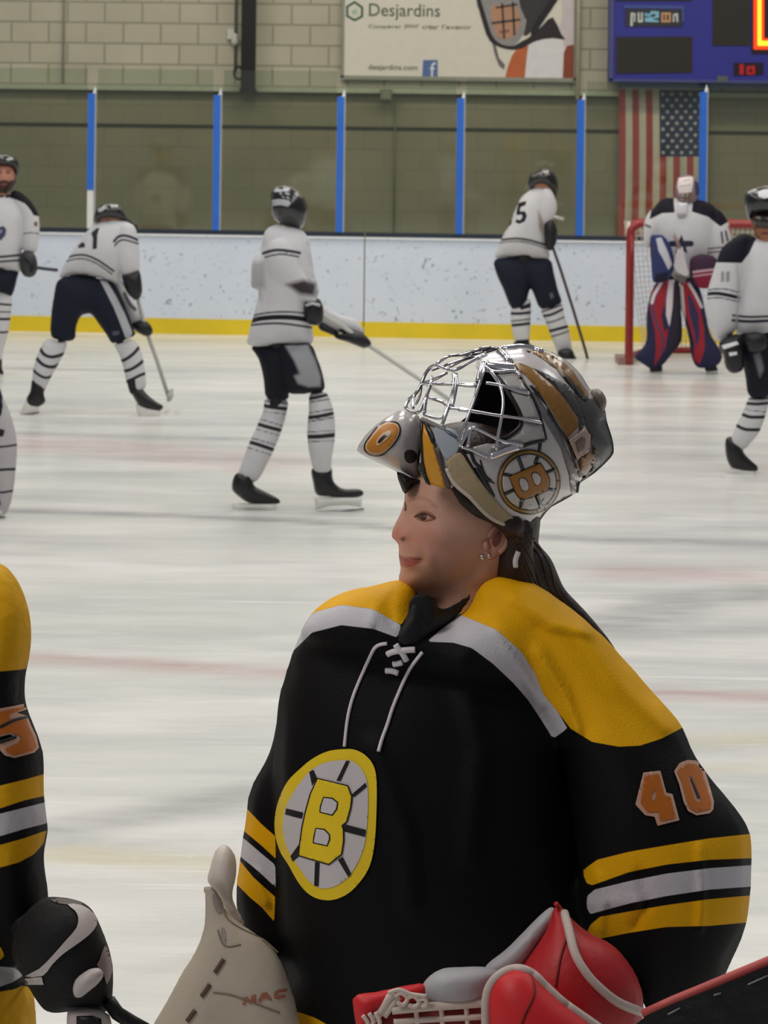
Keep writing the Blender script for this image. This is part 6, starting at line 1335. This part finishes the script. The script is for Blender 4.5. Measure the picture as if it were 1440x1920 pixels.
# ---- I: skater at the right edge
Y = 16.2
t = thing('person', ground(1400, 893), 'skater at the right edge facing the camera, dark helmet and black-shouldered white jersey', 'person')
body_of(c([(1355, 300), (1400, 280), (1470, 290), (1500, 340), (1490, 400), (1450, 440), (1400, 440), (1370, 400)]), [[c([(1430, 400)])[0] + (0, .06), c([(1440, 520)])[0] + (0, .14), c([(1440, 850)])[0] + (0, .15)], [c([(1380, 920)])[0] + (-.02, .09), c([(1400, 1180)])[0] + (0, .06), c([(1285, 1440)])[0] + (0, .04)],
    [c([(1520, 920)])[0] + (0.05, .09), c([(1570, 1180)])[0] + (0.1, .06), c([(1620, 1440)])[0] + (0.2, .04)], [c([(1290, 480)])[0] + (0, .06), c([(1230, 720)])[0] + (-.04, .045), c([(1265, 960)])[0] + (-.1, .035)]], Y, t, (128, 82, 62),
    layers=[([c([(1365, 395), (1400, 380), (1440, 385), (1500, 380), (1490, 440), (1400, 450)])], (176, 118, 90), 2), ([line(c([(1385, 345), (1410, 342)]), 3), line(c([(1440, 342), (1470, 342)]), 3)], (60, 40, 34), 1), ([line(c([(1410, 405), (1450, 404)]), 3)], (112, 60, 52), 1)])
h_ = simple('helmet', c([(1325, 240), (1335, 200), (1380, 180), (1440, 172), (1500, 190), (1525, 240), (1520, 310), (1490, 350), (1440, 318), (1380, 325), (1350, 345), (1330, 300)]), Y - 0.02, hel_m, t, 0.14)
th2 = bvh(h_)
put('decal', decal(c([(1390, 205), (1420, 192), (1450, 195), (1455, 230), (1420, 238), (1395, 228)]), th2, 0.004, 2.5), mat('highlight_trim_white', (222, 222, 224), 0.3), h_, fix=False)  # white patch painted on as the helmet's highlight
put('decal', decal(c([(1340, 205), (1380, 190), (1384, 200), (1345, 216)]), th2, 0.004, 2.5), mat('decal_grey2', (150, 150, 150), 0.3), h_, fix=False)
put('visor', inflate(c([(1372, 320), (1440, 315), (1500, 320), (1490, 372), (1440, 380), (1380, 372)]), Y - 0.10, th=0.03, smooth=2), mat('visor_smoke', (40, 32, 30), 0.15, spec=0.7), h_)
garment('jersey', [(c([(1270, 430), (1330, 405), (1400, 430), (1470, 430), (1560, 440), (1610, 520), (1610, 880), (1450, 900), (1300, 900), (1278, 820), (1290, 700), (1300, 560), (1280, 500)]), 0.0, 0.19),
                   (c([(1220, 470), (1290, 420), (1350, 430), (1345, 530), (1320, 640), (1300, 740), (1292, 860), (1215, 925), (1172, 900), (1140, 800), (1145, 700), (1165, 620), (1190, 540)]), -0.06, 0.10)],
        Y, jw, [([c([(1185, 545), (1210, 480), (1260, 410), (1320, 395), (1400, 410), (1375, 445), (1350, 500), (1312, 548)])], (24, 24, 36)), ([c([(1500, 440), (1600, 440), (1640, 545), (1560, 545)])], (24, 24, 36)),
                ([line(c([(1130, 700), (1200, 695), (1300, 715)]), 6), line(c([(1270, 800), (1350, 808), (1450, 805), (1650, 800)]), 3)], (30, 30, 40)), ([line(c([(1135, 720), (1210, 716), (1300, 735)]), 2), line(c([(1140, 680), (1220, 672), (1300, 690)]), 2), line(c([(1270, 824), (1350, 830), (1450, 826), (1650, 820)]), 5)], (44, 46, 56)),
                ([c([(1215, 590), (1228, 588), (1228, 640), (1212, 640)]), c([(1238, 588), (1256, 590), (1254, 640), (1238, 640)])], (146, 142, 146), 1), ([line(c([(1290, 560), (1300, 700), (1285, 850)]), 3)], (176, 176, 180), 3)], t)
garment('pants', [(c([(1300, 895), (1380, 890), (1450, 900), (1460, 980), (1462, 1100), (1450, 1188), (1350, 1192), (1330, 1090), (1312, 990)]), -0.02, 0.13), (c([(1430, 890), (1600, 880), (1630, 1000), (1620, 1180), (1520, 1190), (1450, 1000)]), 0.08, 0.13)], Y, (24, 26, 36),
        [([c([(1370, 990), (1400, 975), (1420, 1060), (1400, 1100)])], (110, 112, 120), 3)], t)
g_ = simple('glove', c([(1205, 930), (1240, 905), (1295, 890), (1320, 925), (1325, 1000), (1318, 1062), (1270, 1080), (1235, 1050), (1225, 990), (1208, 965)]), Y - 0.13, glv_m, t, 0.07)
tg_ = bvh(g_)
for q_ in (c([(1215, 945), (1290, 925), (1300, 940), (1225, 965)]), c([(1250, 980), (1290, 975), (1292, 990), (1255, 998)])): put('glove_trim', decal(q_, tg_, 0.004, 2.5), mat('highlight_trim_white', (222, 222, 224), 0.3), g_, fix=False)
simple('glove', c([(1330, 900), (1380, 880), (1430, 900), (1430, 960), (1380, 980), (1340, 960)]), Y - 0.2, glv_m, t, 0.06)
garment('sock', [(c([(1350, 1190), (1400, 1195), (1450, 1188), (1430, 1280), (1400, 1360), (1355, 1420), (1320, 1450), (1275, 1440), (1252, 1415), (1285, 1330), (1320, 1260)]), 0, 0.07)], Y, sock_c,
        st(line(c([(1340, 1225), (1390, 1228), (1450, 1222)]), 5), line(c([(1340, 1203), (1450, 1202)]), 2), line(c([(1300, 1268), (1350, 1290), (1430, 1290)]), 5.5), line(c([(1285, 1328), (1330, 1350), (1400, 1352)]), 5.5), line(c([(1300, 1250), (1440, 1268)]), 1.6)), t, wr=0.002)
garment('sock', [(c([(1530, 1185), (1610, 1185), (1650, 1300), (1660, 1420), (1600, 1430), (1560, 1330)]), 0.15, 0.07)], Y, sock_c, st(line(c([(1520, 1260), (1660, 1250)]), 6)), t, wr=0.002)
skate(c([(1235, 1400), (1265, 1385), (1305, 1405), (1325, 1465), (1370, 1510), (1390, 1530), (1385, 1552), (1330, 1556), (1265, 1535), (1238, 1480)]), c([(1240, 1530), (1380, 1552), (1375, 1580), (1300, 1572), (1225, 1580)]), c([(1190, 1586), (1385, 1586)]), Y, t)
skate(c([(1590, 1420), (1660, 1420), (1680, 1480), (1720, 1500), (1700, 1520), (1600, 1515)]), c([(1600, 1515), (1700, 1518), (1695, 1540), (1605, 1540)]), c([(1590, 1545), (1720, 1545)]), Y + 0.2, t)

# ------------------------------------------------------------------ teammate in front, cut by the left edge
c = crop(0, 1040, 2.182); Y = 3.34
t = thing('person', (-0.62, Y, 0), 'black and gold jerseyed skater cut by the left edge, number 5 on the sleeve', 'person')
body_of([(-260, 780), (-200, 740), (-140, 760), (-110, 840), (-120, 930), (-170, 990), (-230, 980), (-270, 900)], [[(-180, 960, 0, .06), (-180, 1150, 0, .13), (-180, 1500, 0, .15), (-180, 2000, 0, .15)], [(-100, 2100, 0, .09), (-80, 2800, 0, .06), (-80, 3300, 0.03, .045)], [(-280, 2100, 0, .09), (-320, 2800, 0, .06), (-320, 3300, 0.03, .045)],
    [(-30, 1180, -.02, .05), (0, 1450, -.02, .05), (20, 1680, -.04, .05), (100, 1800, -.12, .05)]], Y, t, (176, 128, 104))
simple('helmet', [(-280, 860), (-275, 780), (-220, 720), (-150, 720), (-105, 780), (-100, 860), (-150, 830), (-230, 830)], Y, hel_m, t, 0.12)
f5 = c([(-60, 640), (60, 618), (108, 608), (112, 632), (70, 646), (112, 660), (128, 700), (148, 740), (160, 790), (140, 810), (60, 832), (20, 822), (0, 800), (0, 772), (70, 748), (40, 735), (-60, 760)])
f5i = c([(-60, 655), (60, 630), (100, 620), (104, 628), (40, 652), (40, 672), (106, 668), (118, 705), (138, 745), (150, 785), (136, 800), (62, 822), (32, 812), (20, 795), (78, 770), (88, 745), (50, 728), (-60, 745)])
jb = garment('jersey', [([(-60, 1090), (-20, 1055), (10, 1062), (36, 1095), (52, 1140), (58, 1180), (56, 1220), (48, 1260), (46, 1300), (52, 1330), (64, 1360), (78, 1395), (82, 1430), (80, 1480), (84, 1520), (88, 1560), (80, 1600), (84, 1640), (90, 1690), (92, 1740), (60, 1800), (0, 1800), (-60, 1700), (-90, 1500), (-100, 1250)], -0.02, 0.10),
                        ([(-380, 1100), (-250, 1020), (-120, 1010), (-30, 1060), (0, 1200), (-10, 1500), (20, 1760), (60, 1840), (72, 1930), (80, 2050), (-120, 2120), (-380, 2050), (-400, 1500)], 0.06, 0.18)],
             Y, black_j, [([c([(-1200, -80), (0, -80), (140, 40), (160, 300), (105, 468), (0, 478), (-400, 300), (-600, 300), (-1200, 480)]), c([(-300, 1010), (0, 945), (110, 918), (190, 895), (190, 985), (100, 1005), (0, 1038), (-300, 1100)]), c([(-300, 1250), (0, 1188), (100, 1160), (190, 1128), (180, 1180), (140, 1225), (80, 1258), (0, 1280), (-300, 1340)]),
                              c([(-400, 1800), (0, 1788), (60, 1778), (95, 1762), (200, 1800), (200, 2200), (-400, 2200)]), c([(-300, 1590), (0, 1600), (18, 1640), (0, 1660), (-300, 1680)])], (222, 166, 14)),
                          ([c([(-300, 1120), (0, 1060), (100, 1035), (190, 1012), (195, 1098), (100, 1122), (0, 1152), (-300, 1220)]), c([(-300, 1690), (0, 1685), (60, 1690), (95, 1722), (50, 1750), (0, 1768), (-300, 1775)])], (196, 194, 200))],
             t, vox=0.0065, soft=0.9, wr=0.003, th=None)
tB = bvh(jb)
o = put('sleeve_number', decal(f5, tB, 0.002, 5), num_w, t, fix=False)
dfi = decal(f5i, tB, 0.003, 5)
if dfi: put('digit_fill', dfi, num_o, o, fix=False)
for l_ in (c([(0, 706), (30, 690), (60, 676), (112, 664)]), c([(0, 768), (30, 758), (66, 745)])): put('digit_gap', cord(l_, tB, 0.002, 0.003, flat=0.6), blk, o)
G5 = crop(0, 1280, 3.0)
gl5 = put('glove', remesh(merge(inflate(G5([(240, 1210), (340, 1205), (440, 1222), (510, 1262), (555, 1340), (600, 1450), (632, 1560), (640, 1680), (630, 1800), (600, 1860), (440, 1850), (280, 1860), (210, 1800), (120, 1640), (60, 1500), (120, 1320)]), Y - 0.12, th=0.075, step=9, smooth=3)), 0.005, 3), mat('glove_fg_black', (9, 8, 10), 0.75, bump=0.002, bscale=60), t)
tG = bvh(gl5)
gw = mat('glove_fg_white', (196, 186, 184), 0.5, var=0.06); gd = mat('glove_fg_dark', (70, 56, 50), 0.5)
put('glove_trim', decal(G5([(380, 1245), (460, 1250), (530, 1300), (545, 1360), (500, 1420), (420, 1480), (350, 1530), (290, 1590), (240, 1650), (140, 1652), (220, 1610), (300, 1530), (370, 1450), (430, 1380), (440, 1320), (420, 1280)]), tG, 0.0025, 5, 2), gw, gl5, fix=False)
put('glove_trim', decal(G5([(290, 1212), (400, 1218), (470, 1245), (380, 1248), (300, 1232)]), tG, 0.0022, 5, 2), gd, gl5, fix=False)
put('knuckle_roll', remesh(inflate(G5([(410, 1690), (450, 1640), (510, 1605), (560, 1600), (590, 1640), (560, 1690), (500, 1740), (440, 1785), (408, 1760)]), tG and hit(tG, 160, 1840, 0)[1] - 0.004, th=0.018, step=6, smooth=3), 0.004, 2), gw, gl5)
put('glove_trim', decal(G5([(560, 1560), (590, 1480), (615, 1520), (632, 1620), (600, 1700), (585, 1640), (545, 1590)]), tG, 0.0025, 5, 2), mat('glove_fg_mauve', (146, 128, 132), 0.5), gl5, fix=False)
put('cuff_tab', decal(G5([(140, 1665), (235, 1655), (245, 1700), (140, 1700)]), bvh(gl5, jb), 0.003, 5), gw, gl5, fix=False)
t2 = thing('hockey_stick', P(230, 2000, Y - 0.15), 'black and white hockey stick under the glove of the skater at the left edge', 'hockey stick')
put('taped_knob', remesh(inflate(G5([(370, 1838), (440, 1828), (560, 1832), (620, 1870), (640, 1960), (600, 2100), (400, 2100), (375, 1960)]), Y - 0.15, th=0.022, step=8, smooth=2), 0.005, 2), gw, t2)
put('grip', inflate(G5([(430, 1875), (520, 1872), (570, 1890), (580, 2060), (430, 2060)]), Y - 0.172, th=0.006, step=8, smooth=1), mat('grip_black', (18, 16, 18), 0.5), t2)
put('blade_edge', sweep([P(x, y, Y - 0.15) for x, y in G5([(610, 1790), (660, 1860), (740, 1910), (900, 2000)])], 0.009, 8), mat('grip_black', (18, 16, 18), 0.5), t2)
put('shaft', sweep([P(x, y, Y - 0.15) for x, y in G5([(500, 2080), (520, 2600), (560, 3600)])], 0.014, 6), mat('grip_black', (18, 16, 18), 0.5), t2)
garment('pants', [([(-330, 2020), (60, 2030), (60, 2700), (-120, 2720), (-180, 2500), (-240, 2720), (-400, 2700)], 0.03, 0.16)], Y, (20, 20, 22), [], t, vox=0.02)
for x in (-60, -310):
    garment('sock', [([(x - 90, 2680), (x + 80, 2680), (x + 70, 3000), (x + 45, 3260), (x - 50, 3260), (x - 90, 3000)], 0.03, 0.06)], Y, (22, 20, 22), [([line([(x - 120, 2950), (x + 120, 2950)], 60)], (222, 166, 14))], t, vox=0.015)
    xx = P(x, 3300, Y)[0]
    s_ = put('skate', remesh(limb([(xx, Y + 0.08, 0.16, 0.05), (xx, Y + 0.05, 0.10, 0.045), (xx, Y - 0.13, 0.08, 0.036)]), 0.01, 2), boot_m, t)
    put('blade', box(xx - 0.003, xx + 0.003, Y - 0.16, Y + 0.12, 0.0, 0.045), steel, s_, flatshade=True)
